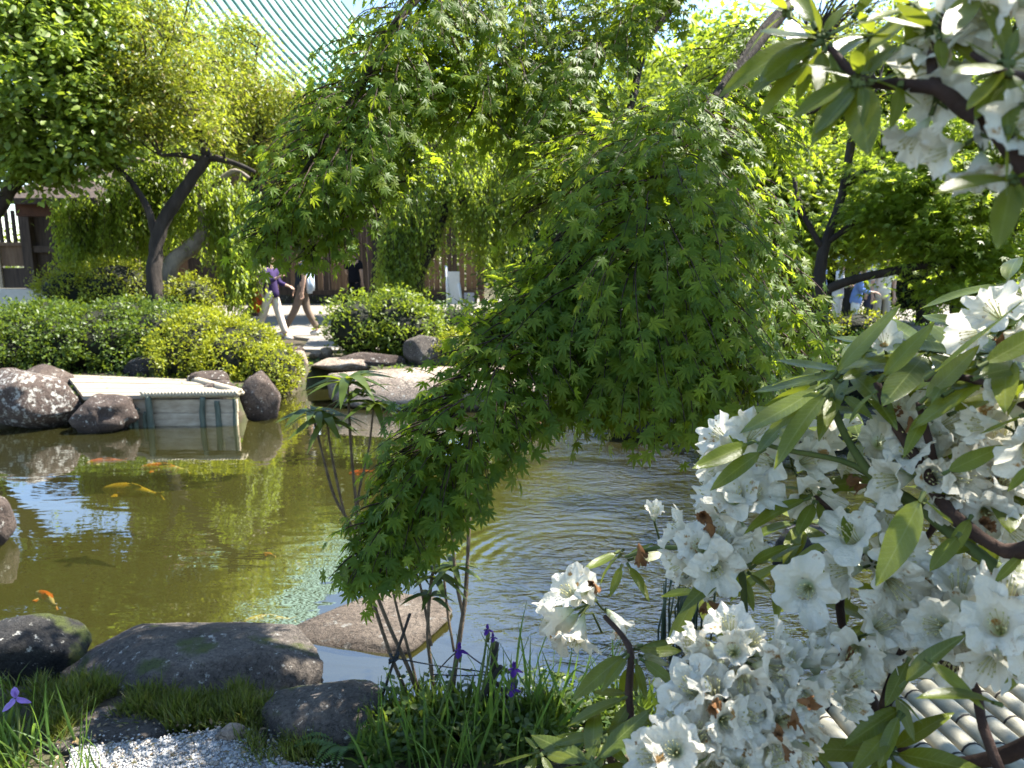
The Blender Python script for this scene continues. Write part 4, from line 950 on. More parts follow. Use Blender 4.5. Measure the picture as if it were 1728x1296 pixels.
def person(label, loc, h, facing, shirt, pants, shoes=(0.7, 0.7, 0.7), legs=((0, 0), (0, 0)), arms=None, sleeve='short', hat=None, hair='hair', leg='long', lean=0.0, sleeves_col=None, group=None, headturn=0.0):
    """facing: angle, 0 looks to -Y. legs: (knee y, foot y) for each side, minus is forward. arms: (elbow, wrist) offsets"""
    k = h / 1.72
    root = empty('person', loc, label, 'person', group)
    R = Matrix.Rotation(facing, 3, 'Z')
    def T(v):
        v = Vector(v); v.y -= lean * max(v.z - .95, 0); return (R @ v) * k
    arms = arms or (((.03, .02, -.27), (.0, -.06, -.24)), ((-.03, .02, -.27), (.0, -.06, -.24)))
    pel, spi, che, nek, hb, hm, ht = (0, 0, .96), (0, .01, 1.12), (0, .015, 1.33), (0, .01, 1.47), (0, -.01, 1.545), (0, -.02, 1.61), (0, -.005, 1.675)
    sh = [(.175, .015, 1.41), (-.175, .015, 1.41)]
    J = [pel, spi, che, nek, hb, hm, ht]; Ed = [(0, 1), (1, 2), (2, 3), (3, 4), (4, 5), (5, 6)]
    Rd = [(.14, .095), (.12, .085), (.14, .09), .052, .07, (.086, .1), (.07, .085)]
    ear = []
    J += [(0, -.122, 1.595), (.088, 0, 1.6), (-.088, 0, 1.6)]; Ed += [(5, 7), (5, 8), (5, 9)]; Rd += [.016, .018, .018]
    hips = [(.09, 0, .9), (-.09, 0, .9)]
    info = []
    for s in (0, 1):
        sg = 1 if s == 0 else -1
        e = tuple(np.add(sh[s], arms[s][0])); w = tuple(np.add(e, arms[s][1]))
        d = (Vector(w) - Vector(e)).normalized(); pm = tuple(Vector(w) + d * .085)
        n0 = len(J); J += [sh[s], e, w, pm]; Rd += [.055, .042, .03, (.034, .022)]; Ed += [(2, n0), (n0, n0 + 1), (n0 + 1, n0 + 2), (n0 + 2, n0 + 3)]
        side = d.cross(Vector((0, 0, 1)))
        if side.length < .2: side = Vector((0, 1, 0))
        side.normalize(); out = d.cross(side).normalized()
        for fi, (o, ln) in enumerate(((-.028, .075), (-.01, .085), (.01, .08), (.027, .062))):
            b = Vector(pm) + side * o; m_ = b + d * ln * .55 + out * .01; t_ = b + d * ln + out * .03
            n1 = len(J); J += [tuple(b + d * .01), tuple(m_), tuple(t_)]; Rd += [.0095, .0085, .007]; Ed += [(n0 + 3, n1), (n1, n1 + 1), (n1 + 1, n1 + 2)]
        n1 = len(J); J += [tuple(Vector(w) + d * .04 - side * .04), tuple(Vector(w) + d * .085 - side * .052)]; Rd += [.011, .009]; Ed += [(n0 + 2, n1), (n1, n1 + 1)]
        hp = hips[s]; ky, fy = legs[s]
        kz = .5 - .5 * ky * ky; fz = .085 + (.10 if fy > .2 else 0) * (fy - .2) * 3
        kn = (hp[0], ky, kz); an = (hp[0] * 1.0, fy + .03, fz); toe = (hp[0] * 1.15, fy - .13, .035 + (0 if fy < .3 else .0))
        n2 = len(J); J += [hp, kn, an, toe]; Rd += [.085, .058, .04, (.04, .028)]; Ed += [(0, n2), (n2, n2 + 1), (n2 + 1, n2 + 2), (n2 + 2, n2 + 3)]
        info.append((sh[s], e, w, hp, kn, an, toe))
    sc = lambda r: tuple(x * k for x in r) if isinstance(r, tuple) else r * k
    link('body', skin_mesh('body', [T(j) for j in J], Ed, [sc(r) for r in Rd], M['skin']), root)
    # shirt
    J2 = [(0, 0, .82), (0, 0, .96), spi, che, (0, .012, 1.43), (0, .008, 1.50)]; E2 = [(0, 1), (1, 2), (2, 3), (3, 4), (4, 5)]; R2 = [(.18, .135), (.178, .132), (.172, .125), (.185, .13), (.11, .09), (.075, .075)]
    for s in (0, 1):
        a, e, w = info[s][:3]; n = len(J2)
        end = Vector(a).lerp(Vector(e), .8) if sleeve == 'short' else Vector(w) - (Vector(w) - Vector(e)).normalized() * .03
        J2 += [a] + ([tuple(end)] if sleeve == 'short' else [e, tuple(end)])
        R2 += [.085] + ([.072] if sleeve == 'short' else [.06, .047]); E2 += [(3, n), (n, n + 1)] + ([] if sleeve == 'short' else [(n + 1, n + 2)])
    link('shirt', skin_mesh('shirt', [T(j) for j in J2], E2, [sc(r) for r in R2], cloth(shirt)), root)
    J3 = [(0, 0, 1.06), (0, 0, .92)]; E3 = [(0, 1)]; R3 = [(.15, .11), (.165, .122)]
    for s in (0, 1):
        hp, kn, an = info[s][3:6]; n = len(J3)
        kk = Vector(hp).lerp(Vector(kn), .92)
        if leg == 'shorts': J3 += [hp, tuple(kk)]; R3 += [.102, .092]; E3 += [(1, n), (n, n + 1)]
        else: J3 += [hp, kn, (an[0], an[1], an[2] + .03)]; R3 += [.102, .078, .066]; E3 += [(1, n), (n, n + 1), (n + 1, n + 2)]
    link('trousers', skin_mesh('trousers', [T(j) for j in J3], E3, [sc(r) for r in R3], cloth(pants)), root)
    for s in (0, 1):
        an, toe = info[s][5:7]
        J4 = [(an[0], an[1] + .035, .055 + max(an[2] - .085, 0)), (an[0], an[1] - .03, .05 + max(an[2] - .085, 0) * .8), toe]
        link('shoe', skin_mesh('shoe', [T(j) for j in J4], [(0, 1), (1, 2)], [sc(.052), sc(.05), sc((.048, .034))], cloth(shoes)), root)
    # hair
    bm = bmesh.new(); bmesh.ops.create_icosphere(bm, subdivisions=3, radius=1)
    bmesh.ops.delete(bm, geom=[v for v in bm.verts if v.co.z < -.75 or (v.co.y < -.6 and v.co.z < .4) or (v.co.y < -.15 and v.co.z < -.1)], context='VERTS')
    for v in bm.verts:
        q = v.co * (1 + .05 * noise.noise(v.co * 4))
        v.co = Vector(T((q.x * .102, q.y * .122 + .004, 1.632 + q.z * .11)))
    me = bpy.data.meshes.new('hair'); bm.to_mesh(me); bm.free(); me.materials.append(M[hair]); me.polygons.foreach_set('use_smooth', [True] * len(me.polygons))
    o = link('hair', me, root); sm = o.modifiers.new('thick', 'SOLIDIFY'); sm.thickness = .012
    for s in (1, -1):
        bm = bmesh.new(); bmesh.ops.create_uvsphere(bm, u_segments=8, v_segments=6, radius=.012 * k, matrix=Matrix.Translation(T((s * .036, -.105, 1.635))))
        me = bpy.data.meshes.new('eye'); bm.to_mesh(me); bm.free(); me.materials.append(M['hair']); link('eye', me, root)
    if hat:
        mb = MB(); prof = [(.20, 1.655), (.19, 1.668), (.125, 1.69), (.118, 1.73), (.10, 1.775), (.05, 1.79), (0.004, 1.792)]; ns = 20
        V = [T((r * math.cos(2 * math.pi * i / ns), r * 1.08 * math.sin(2 * math.pi * i / ns) - .005, z - (.012 * math.cos(4 * math.pi * i / ns) if r > .15 else 0))) for r, z in prof for i in range(ns)]
        mb.add(V, [(j * ns + i, j * ns + (i + 1) % ns, (j + 1) * ns + (i + 1) % ns, (j + 1) * ns + i) for j in range(len(prof) - 1) for i in range(ns)])
        o = link('sun_hat', mb.mesh('sun_hat', cloth(hat)), root); sm = o.modifiers.new('thick', 'SOLIDIFY'); sm.thickness = .006
    return root, T
ZP = ZF + .06
def foot(px, py, z=ZP):
    p = G(px, py, z); return Vector((p.x, p.y, z))
r1, T1 = person('person in dark purple jacket and cream trousers with an orange bag behind the hip', foot(462, 574), 1.62, math.radians(72), (0.045, 0.03, 0.085), (0.62, 0.52, 0.43), (0.7, 0.68, 0.62),
    legs=((-.1, -.26), (.16, .3)), arms=(((.02, -.06, -.27), (-.02, -.22, -.06)), ((-.02, -.10, -.25), (.02, -.2, .09))), sleeve='long')
bag = empty('shoulder_bag', foot(462, 574) + Vector((-.28, .02, .72)), 'round orange red bag hanging behind the walker in purple', 'bag')
bm = bmesh.new(); bmesh.ops.create_uvsphere(bm, u_segments=16, v_segments=10, radius=1)
for v in bm.verts:
    z = v.co.z; w = 1 if z < 0 else 1 - .25 * z
    v.co = Vector((v.co.x * .10 * w, v.co.y * .16 * w, z * .21))
me = bpy.data.meshes.new('pouch'); bm.to_mesh(me); bm.free(); me.materials.append(cloth((0.62, 0.1, 0.03))); me.polygons.foreach_set('use_smooth', [True] * len(me.polygons)); link('pouch', me, bag)
mb = MB(); mb.tube([Vector((0, .03, .18)), Vector((.06, .02, .45)), Vector((.17, 0, .70)), Vector((.28, -.04, .66)), Vector((.36, -.1, .44))], .012, 5, res=4); link('strap', mb.mesh('strap', M['hair']), bag)
person('person in rolled brown trousers and dark shirt striding left, head hidden by maple leaves', foot(514, 567), 1.74, math.radians(-80), (0.03, 0.035, 0.05), (0.17, 0.13, 0.10), (0.6, 0.58, 0.55),
    legs=((-.16, -.42), (.06, .22)), arms=(((.03, .05, -.27), (0, -.04, -.25)), ((-.03, -.05, -.27), (0, -.12, -.22))), leg='long')
bp_ = empty('backpack', foot(514, 567) + Vector((.14, .02, 1.05)), 'pale blue backpack on the striding person', 'backpack')
bm = bmesh.new(); bmesh.ops.create_cube(bm, size=1, matrix=Matrix.Diagonal((.15, .28, .42, 1))); bmesh.ops.bevel(bm, geom=bm.edges[:], offset=.05, segments=3, affect='EDGES')
me = bpy.data.meshes.new('pack'); bm.to_mesh(me); bm.free(); me.materials.append(cloth((0.42, 0.5, 0.6))); me.polygons.foreach_set('use_smooth', [True] * len(me.polygons)); link('pack', me, bp_)
mb = MB(); mb.tube([(-.05, .09, .18), (-.16, .1, .3), (-.28, .09, .18), (-.25, .09, -.1), (-.08, .09, -.18)], .018, 5, res=4); link('strap', mb.mesh('strap', M['hair']), bp_)
person('person dressed all in black seen from behind in front of the boarded fence', foot(600, 536), 1.74, math.radians(165), (0.012, 0.012, 0.016), (0.014, 0.014, 0.018), (0.03, 0.03, 0.03),
    legs=((-.04, -.05), (.03, .05)), arms=(((.04, -.02, -.27), (-.08, -.16, -.14)), ((-.04, .02, -.27), (.0, -.06, -.25))))
SG = 'strollers at the right behind the maple trunk'
def stroller(label, px, py, d, h, facing, **kw):
    p = P(px, py, d); z = ZP if p.y > 13.8 else gz(p.x, p.y)
    return person(label, Vector((p.x, p.y, z)), h, facing, group=SG, **kw)
stroller('person in white shirt with pale blue sun hat just right of the dark trunk', 1412, 520, 13.9, 1.55, math.radians(60), shirt=(0.66, 0.66, 0.68), pants=(0.6, 0.58, 0.55), sleeve='long', hat=(0.36, 0.46, 0.68), hair='hair_grey', arms=(((.02, -.04, -.26), (-.06, -.2, -.02)), ((-.02, -.04, -.26), (.06, -.2, -.02))), lean=.08)
stroller('person in blue shirt with head bowed holding something, middle of the strollers', 1443, 520, 13.6, 1.52, math.radians(65), shirt=(0.17, 0.27, 0.58), pants=(0.62, 0.62, 0.62), sleeve='long', hair='hair', arms=(((.02, -.06, -.26), (-.04, -.24, -.04)), ((-.02, -.06, -.26), (.04, -.24, -.04))), lean=.16)
stroller('person in cream striped top facing the camera, rightmost stroller', 1488, 520, 13.8, 1.58, math.radians(-10), shirt=(0.62, 0.58, 0.47), pants=(0.4, 0.36, 0.3), sleeve='short', hair='hair')
stroller('person in grey top between the blue shirt and the striped top, further back', 1470, 515, 14.8, 1.66, math.radians(20), shirt=(0.42, 0.43, 0.42), pants=(0.05, 0.05, 0.07), sleeve='short', hair='hair')
stroller('person with light blue hat mostly hidden left of the dark trunk', 1384, 515, 15.0, 1.56, math.radians(80), shirt=(0.42, 0.48, 0.66), pants=(0.1, 0.1, 0.14), hat=(0.36, 0.46, 0.68), hair='hair_grey')

# ------------------------------------------------------------------ near maple with hanging sprays
maple_base = Vector((3.0, 2.2, ZN))
maple = empty('maple_tree', maple_base, 'japanese maple whose dense green star leaved boughs hang over the pond in the middle', 'tree')
def limb(pts, rad, parent, name='limb', mat='bark', sides=8, res=5, wob=.2):
    mb = MB(); mb.tube(pts, rad, sides, res=res, wob=wob); return mb.build(name, M[mat], parent)
limb([maple_base - Vector((0, 0, .2)), (2.95, 2.3, 1.2), (2.7, 2.5, 2.3), (2.3, 2.8, 3.1)], [.15, .12, .1, .08], maple, 'trunk', sides=12)
limb([(2.3, 2.8, 3.1), P(1500, -120, 3.3), P(1330, 10, 3.3), P(1245, 110, 3.2), P(1190, 185, 3.1), P(1120, 250, 2.95), P(1090, 400, 2.7), P(1085, 560, 2.5)], [.07, .045, .03, .022, .016, .012, .009, .005], maple)
limb([P(1330, 10, 3.3), P(1240, 130, 3.15), P(1218, 190, 3.1), P(1245, 270, 3.0), P(1262, 330, 2.95)], [.03, .016, .012, .008, .005], maple)
limb([(2.3, 2.8, 3.1), P(1500, -200, 3.6), P(1260, -120, 3.6), P(1110, 40, 3.5), P(1080, 110, 3.4), P(1060, 190, 3.2), P(980, 330, 2.9), P(890, 500, 2.55), P(800, 660, 2.3), P(710, 830, 2.15)], [.07, .045, .034, .024, .018, .014, .011, .009, .006, .003], maple)
limb([P(1260, -120, 3.6), P(1000, -60, 3.5), P(800, -70, 3.3), P(690, 10, 3.1), P(630, 110, 3.0), P(560, 220, 2.9), P(490, 320, 2.8)], [.045, .036, .026, .019, .014, .01, .005], maple)
limb([P(1080, 110, 3.4), P(960, 60, 3.4), P(860, 90, 3.3), P(790, 200, 3.2)], [.02, .014, .01, .005], maple)
# boughs: spine points (px, py, depth, radius m), spray count, light / dark
BOUGHS = [
  ([(1150, 190, 3.0, .24), (1110, 290, 2.75, .33), (1090, 400, 2.55, .40), (1085, 500, 2.45, .42), (1095, 590, 2.38, .35), (1090, 660, 2.34, .17)], 640),
  ([(1250, 310, 2.95, .18), (1285, 430, 2.8, .22), (1285, 540, 2.65, .24), (1280, 630, 2.55, .18)], 180),
  ([(1000, 430, 2.65, .18), (910, 560, 2.42, .21), (830, 660, 2.25, .21), (765, 750, 2.12, .18), (715, 820, 2.08, .12), (668, 890, 2.05, .05)], 330),
  ([(715, 820, 2.08, .11), (655, 890, 2.04, .08), (622, 955, 2.02, .05)], 70),
  ([(1000, 470, 2.6, .18), (905, 520, 2.5, .16), (850, 590, 2.4, .12)], 110),
  ([(755, -40, 3.2, .22), (695, 60, 3.05, .26), (610, 180, 2.95, .26), (550, 275, 2.85, .22), (500, 345, 2.8, .12)], 330),
  ([(520, 330, 2.82, .14), (470, 380, 2.78, .11), (440, 415, 2.76, .05)], 60),
  ([(600, 340, 2.95, .14), (560, 390, 2.9, .11), (525, 425, 2.86, .06)], 60),
  ([(900, -30, 3.5, .35), (820, 90, 3.4, .36), (800, 200, 3.3, .28), (690, 180, 3.2, .25)], 250),
  ([(1180, -40, 3.6, .35), (1040, 60, 3.5, .36), (930, 150, 3.4, .32), (960, 260, 3.25, .26)], 300),
  ([(1300, 60, 3.5, .28), (1210, 150, 3.4, .26), (1300, 250, 3.3, .20)], 90),
  ([(1070, 260, 3.1, .30), (930, 350, 2.95, .22)], 110),
  ([(640, 230, 3.1, .16), (640, 330, 3.05, .14), (700, 280, 3.1, .12)], 30),
]
LP, LY, LN, LS = [], [], [], []
twg = MB()
def spray(s, d, ln, dens=42.0, size=.041):
    """one flat hanging twig with leaves on both sides"""
    d = d.normalized(); up = Vector((0, 0, 1))
    side = d.cross(up)
    if side.length < .1: side = Vector((1, 0, 0))
    side.normalize()
    roll = random.gauss(0, .45); side = (side * math.cos(roll) + up * math.sin(roll) * .6).normalized()
    pts, p, dd = [s.copy()], s.copy(), d.copy()
    nst = 7
    for i in range(nst):
        dd = (dd + Vector((0, 0, -.10)) + Vector((random.gauss(0, .08), random.gauss(0, .08), random.gauss(0, .05)))).normalized()
        p = p + dd * ln / nst; pts.append(p.copy())
    twg.tube(pts, [.0032 * (1 - .75 * i / nst) for i in range(nst + 1)], 3, cap=False)
    n = max(4, int(ln * dens))
    for i in range(n):
        t = (i + random.random()) / n; k = min(int(t * nst), nst - 1); q = pts[k].lerp(pts[k + 1], t * nst - k)
        dd = (pts[k + 1] - pts[k]).normalized(); nn = side.cross(dd).normalized()
        if nn.z < 0: nn = -nn
        sg = 1 if i % 2 else -1
        f = .85 if t < .9 else .15
        y = (dd * (.45 + .4 * t) + side * sg * f + Vector((random.gauss(0, .25), random.gauss(0, .25), -.35 + random.gauss(0, .2)))).normalized()
        LP.append(q + y * .02 + Vector((random.gauss(0, .008), random.gauss(0, .008), random.gauss(0, .012)))); LY.append(y)
        LN.append(nn + Vector((random.gauss(0, .28), random.gauss(0, .28), random.gauss(0, .2)))); LS.append(size * random.uniform(.62, 1.15))
for spine, ns in BOUGHS:
    pts = [P(a, b, c) for a, b, c, r in spine]; rs = [r for a, b, c, r in spine]
    for _ in range(ns):
        t = random.random() * (len(pts) - 1); k = min(int(t), len(pts) - 2); c = pts[k].lerp(pts[k + 1], t - k); r = lerp(rs[k], rs[k + 1], t - k)
        ax = (pts[k + 1] - pts[k]).normalized()
        o = Vector(rnd_dir(1)[0]); o = (o - ax * o.dot(ax))
        o.z = abs(o.z) * .9 + o.z * .1
        o.normalize()
        f = random.random() ** .5
        s = c + o * r * f * .62 + ax * random.uniform(-.05, .05)
        spray(s, o * .75 + ax * .65 + Vector((0, 0, -.1)), r * random.uniform(.5, .95) + .05)
LP, LY, LN, LS = np.array(LP), np.array(LY), np.array(LN), np.array(LS)
# the leaves that show largest are objects of their own, the rest one mass
v = LP - np.array(CAM); dep = v[:, 1] * CP - v[:, 2] * SP
sxp = 864 + F * v[:, 0] / dep; syp = 648 - F * (v[:, 1] * SP + v[:, 2] * CP) / dep
vis = (sxp > 0) & (sxp < 1728) & (syp > 0) & (syp < 1296)
order = np.argsort(dep / LS)
cells, front = set(), []
for i in order:
    if not vis[i]: continue
    c = (int(sxp[i] // 27), int(syp[i] // 27))
    if c in cells: continue
    cells.add(c); front.append(i)
    if len(front) >= 300: break
rest = np.setdiff1d(np.arange(len(LP)), front)
STM = star(7, False, .28)
V, T = scatter(STM, LP[rest], LY[rest], LN[rest], LS[rest])
build_np('foliage', V, T, M['maple'], maple, kind='stuff', smooth=False)
tag(twg.build('twigs', M['twig'], maple), kind='stuff')
leaf_me = [mesh_np('maple_leaf', *(lambda t: (t[0], t[1]))(star(7, True, dr)), M['maple'], False) for dr in (.15, .25, .4)]
def basis(y, n):
    y = Vector(y).normalized(); n = Vector(n); z = (n - y * n.dot(y)).normalized(); x = y.cross(z)
    return Matrix((x, y, z)).transposed()
def place(name, me, parent, p, y, n, s):
    o = link(name, me, parent); B = basis(y, n)
    if isinstance(s, (int, float)): s = (s, s, s)
    o.matrix_basis = Matrix.Translation(Vector(p) - parent_world(parent)) @ B.to_4x4() @ Matrix.Diagonal((*s, 1))
    return o
for i in front:
    place('leaf', random.choice(leaf_me), maple, LP[i], LY[i], LN[i], float(LS[i]))

cs, od = crown_points([(np.array((1.5, 2.5, 4.7)), np.array((1.4, .9, .5))), (np.array((2.3, 2.3, 4.8)), np.array((.8, .5, .4)))], 44, .5, -1)  # upper crown out of view, added to shade the boughs below
V, T = leaf_cloud(cs, od, 40, .16, .06, STL, flat=.35); build_np('crown', V, T, M['maple'], maple, kind='stuff', smooth=False)
limb([(2.3, 2.8, 3.1), (2.0, 2.7, 3.9), (1.5, 2.5, 4.6)], [.05, .04, .015], maple)
# ------------------------------------------------------------------ rhododendron
rb = Vector((.75, .75, ZN))
rho = empty('rhododendron_bush', rb, 'large rhododendron bush with white flower trusses and long leathery leaves at the right', 'shrub')
def nice_leaf(w, droop, fold, n=7, curl=.0, k=2):
    """leathery leaf with a grooved midrib, rim cells across"""
    V, Fc = [], []
    for j in range(n + 1):
        y = j / n; ww = w / 2 * (math.sin(math.pi * min(1, y ** .8 * .985 + .012)) ** .75); z = -droop * y * y
        for i in range(-k, k + 1):
            u = i / k; V.append((u * ww, y, z + fold * abs(u) * ww - curl * u * u * ww + .012 * math.sin(y * 9 + u * 2) * w * 2 * abs(u)))
    m = 2 * k + 1
    for j in range(n):
        for i in range(m - 1):
            a = j * m + i; Fc.append((a, a + 1, a + m + 1)); Fc.append((a, a + m + 1, a + m))
    return np.array(V), np.array(Fc)
RL = [mesh_np('rhododendron_leaf', *nice_leaf(w, dr, fo, 8, cu), M['rhodo'], True) for w, dr, fo, cu in ((.32, .12, .22, .05), (.28, .22, .3, 0), (.36, .05, .12, .15), (.30, -.06, .25, .1))]
NLEAF = [0]
petiole = MB()
def rleaf(b, t, nup=None, w=.88):
    b, t = Vector(b), Vector(t); y = t - b; L_ = y.length
    n = nup or (Vector((0, -.35, 1)) + Vector((random.gauss(0, .3), random.gauss(0, .3), random.gauss(0, .15))))
    pb_ = b + y * .1
    place('leaf', random.choice(RL), rho, pb_, y, n, (L_ * .92 * w, L_ * .92, L_ * .92)); petiole.tube([b, pb_ + y * .02], [.0028, .0022], 5, cap=False); NLEAF[0] += 1
def px_leaf(bx_, by_, tx, ty, d, dd=0.0, w=.88, n=None):
    rleaf(P(bx_, by_, d), P(tx, ty, d + dd), n, w)
# main leaves, read off the photograph: base, tip, depth, tip depth change
for a in [
  (1392, 648, 1252, 738, .95, -.03), (1398, 655, 1290, 725, .93, .02), (1402, 655, 1298, 772, .92, -.02), (1385, 630, 1303, 642, .96, .03), (1378, 645, 1288, 682, .97, .05),
  (1400, 640, 1512, 512, .94, -.03), (1410, 640, 1470, 575, .97, .04), (1415, 645, 1478, 612, .95, .02), (1405, 665, 1395, 720, .95, -.03), (1420, 665, 1470, 700, .96, -.05),
  (1482, 645, 1572, 542, .90, -.02), (1480, 660, 1425, 705, .9, .0), (1495, 660, 1570, 640, .92, .05), (1490, 655, 1590, 655, .95, -.04),
  (1272, 745, 1168, 792, .98, -.03), (1292, 757, 1198, 822, .97, 0), (1285, 748, 1230, 742, 1.0, .05),
  (1552, 680, 1652, 585, .86, -.03), (1548, 690, 1640, 650, .86, .03), (1560, 640, 1728, 520, .80, -.05), (1565, 690, 1530, 760, .86, -.03), (1650, 620, 1790, 545, .78, 0), (1640, 640, 1760, 600, .8, .02), (1590, 668, 1740, 590, .84, .03), (1600, 700, 1700, 660, .85, .03),
  (1590, 800, 1695, 750, .82, -.02), (1500, 780, 1560, 730, .9, .03), (1380, 830, 1440, 855, .96, -.03), (1385, 825, 1490, 800, .98, .03), (1372, 835, 1300, 850, .98, .02), (1368, 840, 1255, 880, .97, -.02), (1375, 845, 1345, 900, .97, -.04), (1378, 838, 1430, 800, .99, .04), (1370, 830, 1290, 815, 1.0, .04), (1378, 842, 1400, 905, .98, -.03),
  (1440, 865, 1480, 890, .95, -.03), (1430, 860, 1428, 920, .95, -.04), (1560, 830, 1485, 985, .78, -.04), (1555, 840, 1610, 880, .8, .03), (1620, 900, 1570, 960, .8, -.03), (1640, 870, 1600, 940, .82, -.02),
  (1240, 950, 1150, 1020, 1.0, -.04), (1250, 945, 1160, 985, 1.0, .03), (1252, 960, 1225, 945, 1.0, -.03), (1260, 955, 1330, 915, .98, -.03), (1265, 960, 1350, 905, 1.0, .02), (1262, 965, 1300, 1000, 1.0, -.03), (1250, 965, 1240, 1010, 1.02, .03), (1255, 970, 1272, 1030, 1.02, -.02),
  (1045, 930, 985, 965, 1.15, -.04), (1048, 935, 1000, 985, 1.15, .02), (1055, 940, 1100, 915, 1.15, .0), (1058, 950, 1098, 1010, 1.13, -.04), (1050, 952, 1030, 1005, 1.14, -.02), (1060, 945, 1130, 925, 1.15, .04), (1052, 928, 1030, 940, 1.17, .03),
  (1060, 1100, 965, 1175, 1.02, -.03), (1062, 1105, 1015, 1160, 1.0, -.03), (1075, 1090, 1160, 1078, 1.0, -.02), (1070, 1095, 1145, 1100, 1.02, .04), (1080, 1110, 1150, 1165, .98, -.04), (1072, 1112, 1090, 1180, .98, -.02), (1065, 1118, 1050, 1190, 1.0, .02), (1078, 1105, 1130, 1120, 1.0, .02),
  (1068, 1180, 1025, 1245, .98, -.02), (1062, 1175, 955, 1215, .98, -.02), (1060, 1170, 1000, 1165, 1.0, .03), (1070, 1185, 1110, 1230, .96, -.02), (1075, 1175, 1060, 1120, 1.0, .02),
  (910, 1268, 835, 1296, .95, -.02), (905, 1265, 885, 1240, .97, .02), (912, 1262, 990, 1235, .95, -.01), (915, 1270, 975, 1285, .93, -.03), (908, 1275, 880, 1320, .93, -.03), (912, 1272, 940, 1320, .92, -.03),
  (1010, 1240, 935, 1252, .95, -.02), (1015, 1245, 1060, 1290, .93, -.03), (1008, 1250, 980, 1310, .92, -.02), (1012, 1238, 1100, 1215, .95, .01), (1020, 1248, 1010, 1300, .92, -.03),
  (1535, 1110, 1495, 1190, .85, -.02), (1500, 1170, 1560, 1210, .85, -.03), (1510, 1165, 1545, 1250, .86, -.02), (1520, 1160, 1610, 1065, .80, -.03), (1515, 1080, 1555, 1020, .9, .02), (1530, 1190, 1430, 1250, .86, -.03), (1520, 1200, 1480, 1296, .84, -.02), (1525, 1205, 1440, 1300, .85, -.03), (1560, 1110, 1665, 1190, .74, -.03),
  (1690, 1190, 1560, 1150, .72, -.02), (1600, 940, 1660, 900, .85, .02), (1380, 1280, 1330, 1320, .85, 0), (1370, 1270, 1420, 1310, .85, -.02), (1100, 1225, 1130, 1180, .95, .02),
  (1730, 930, 1680, 985, .78, 0), (1730, 700, 1650, 730, .78, .02), (1735, 640, 1690, 700, .78, .02), (1745, 780, 1700, 830, .76, .0), (1735, 1120, 1690, 1170, .75, 0),
  (1210, 560, 1210, 560.5, .9, 0)][:-1]:
    px_leaf(*a)
# blurred near leaves, top right
for a in [(1380, 60, 1220, 130, .62, -.02), (1385, 70, 1260, 150, .60, .0), (1375, 85, 1278, 190, .60, .0), (1390, 55, 1345, 40, .62, .02), (1395, 60, 1440, 40, .60, .0), (1400, 75, 1430, 150, .60, -.02), (1378, 50, 1330, -40, .62, .03), (1392, 80, 1380, 155, .6, -.02),
  (1445, 130, 1365, 180, .58, .0), (1448, 138, 1378, 230, .57, -.01), (1455, 140, 1460, 200, .56, -.02), (1450, 128, 1400, 110, .58, .02), (1460, 130, 1500, 80, .58, .02), (1465, 140, 1530, 125, .56, .0), (1520, 140, 1510, 210, .56, -.02),
  (1570, 60, 1520, 110, .58, 0), (1575, 45, 1540, -20, .6, .02), (1580, 50, 1500, 20, .58, .02), (1585, 60, 1590, 120, .56, -.02),
  (1700, 110, 1790, 60, .52, 0), (1690, 105, 1640, 140, .52, 0), (1695, 100, 1680, 40, .54, .02), (1700, 120, 1760, 180, .5, -.01), (1690, 120, 1650, 190, .52, -.02),
  (1700, 215, 1690, 330, .5, -.01), (1705, 215, 1650, 160, .52, .0), (1710, 220, 1770, 280, .5, 0), (1720, 180, 1790, 150, .5, 0), (1680, 130, 1720, 90, .53, 0), (1440, 30, 1490, -40, .6, 0), (1470, 20, 1420, -30, .6, 0)]:
    px_leaf(*a)
for (wx, wy, d, n, L0) in [(1385, 62, .62, 7, 130), (1448, 132, .58, 7, 125), (1575, 50, .58, 7, 120), (1698, 108, .52, 7, 120), (1540, 10, .6, 7, 120), (1470, 60, .66, 6, 110), (1650, -20, .56, 6, 120), (1710, 300, .5, 4, 120), (1330, 20, .68, 6, 110)]:
    for i in range(n):
        an = i * 2.39996 + wx; px_leaf(wx, wy, wx + L0 * math.cos(an) * random.uniform(.5, 1.1), wy + L0 * math.sin(an) * .75 + 28, d, random.uniform(-.05, .03))
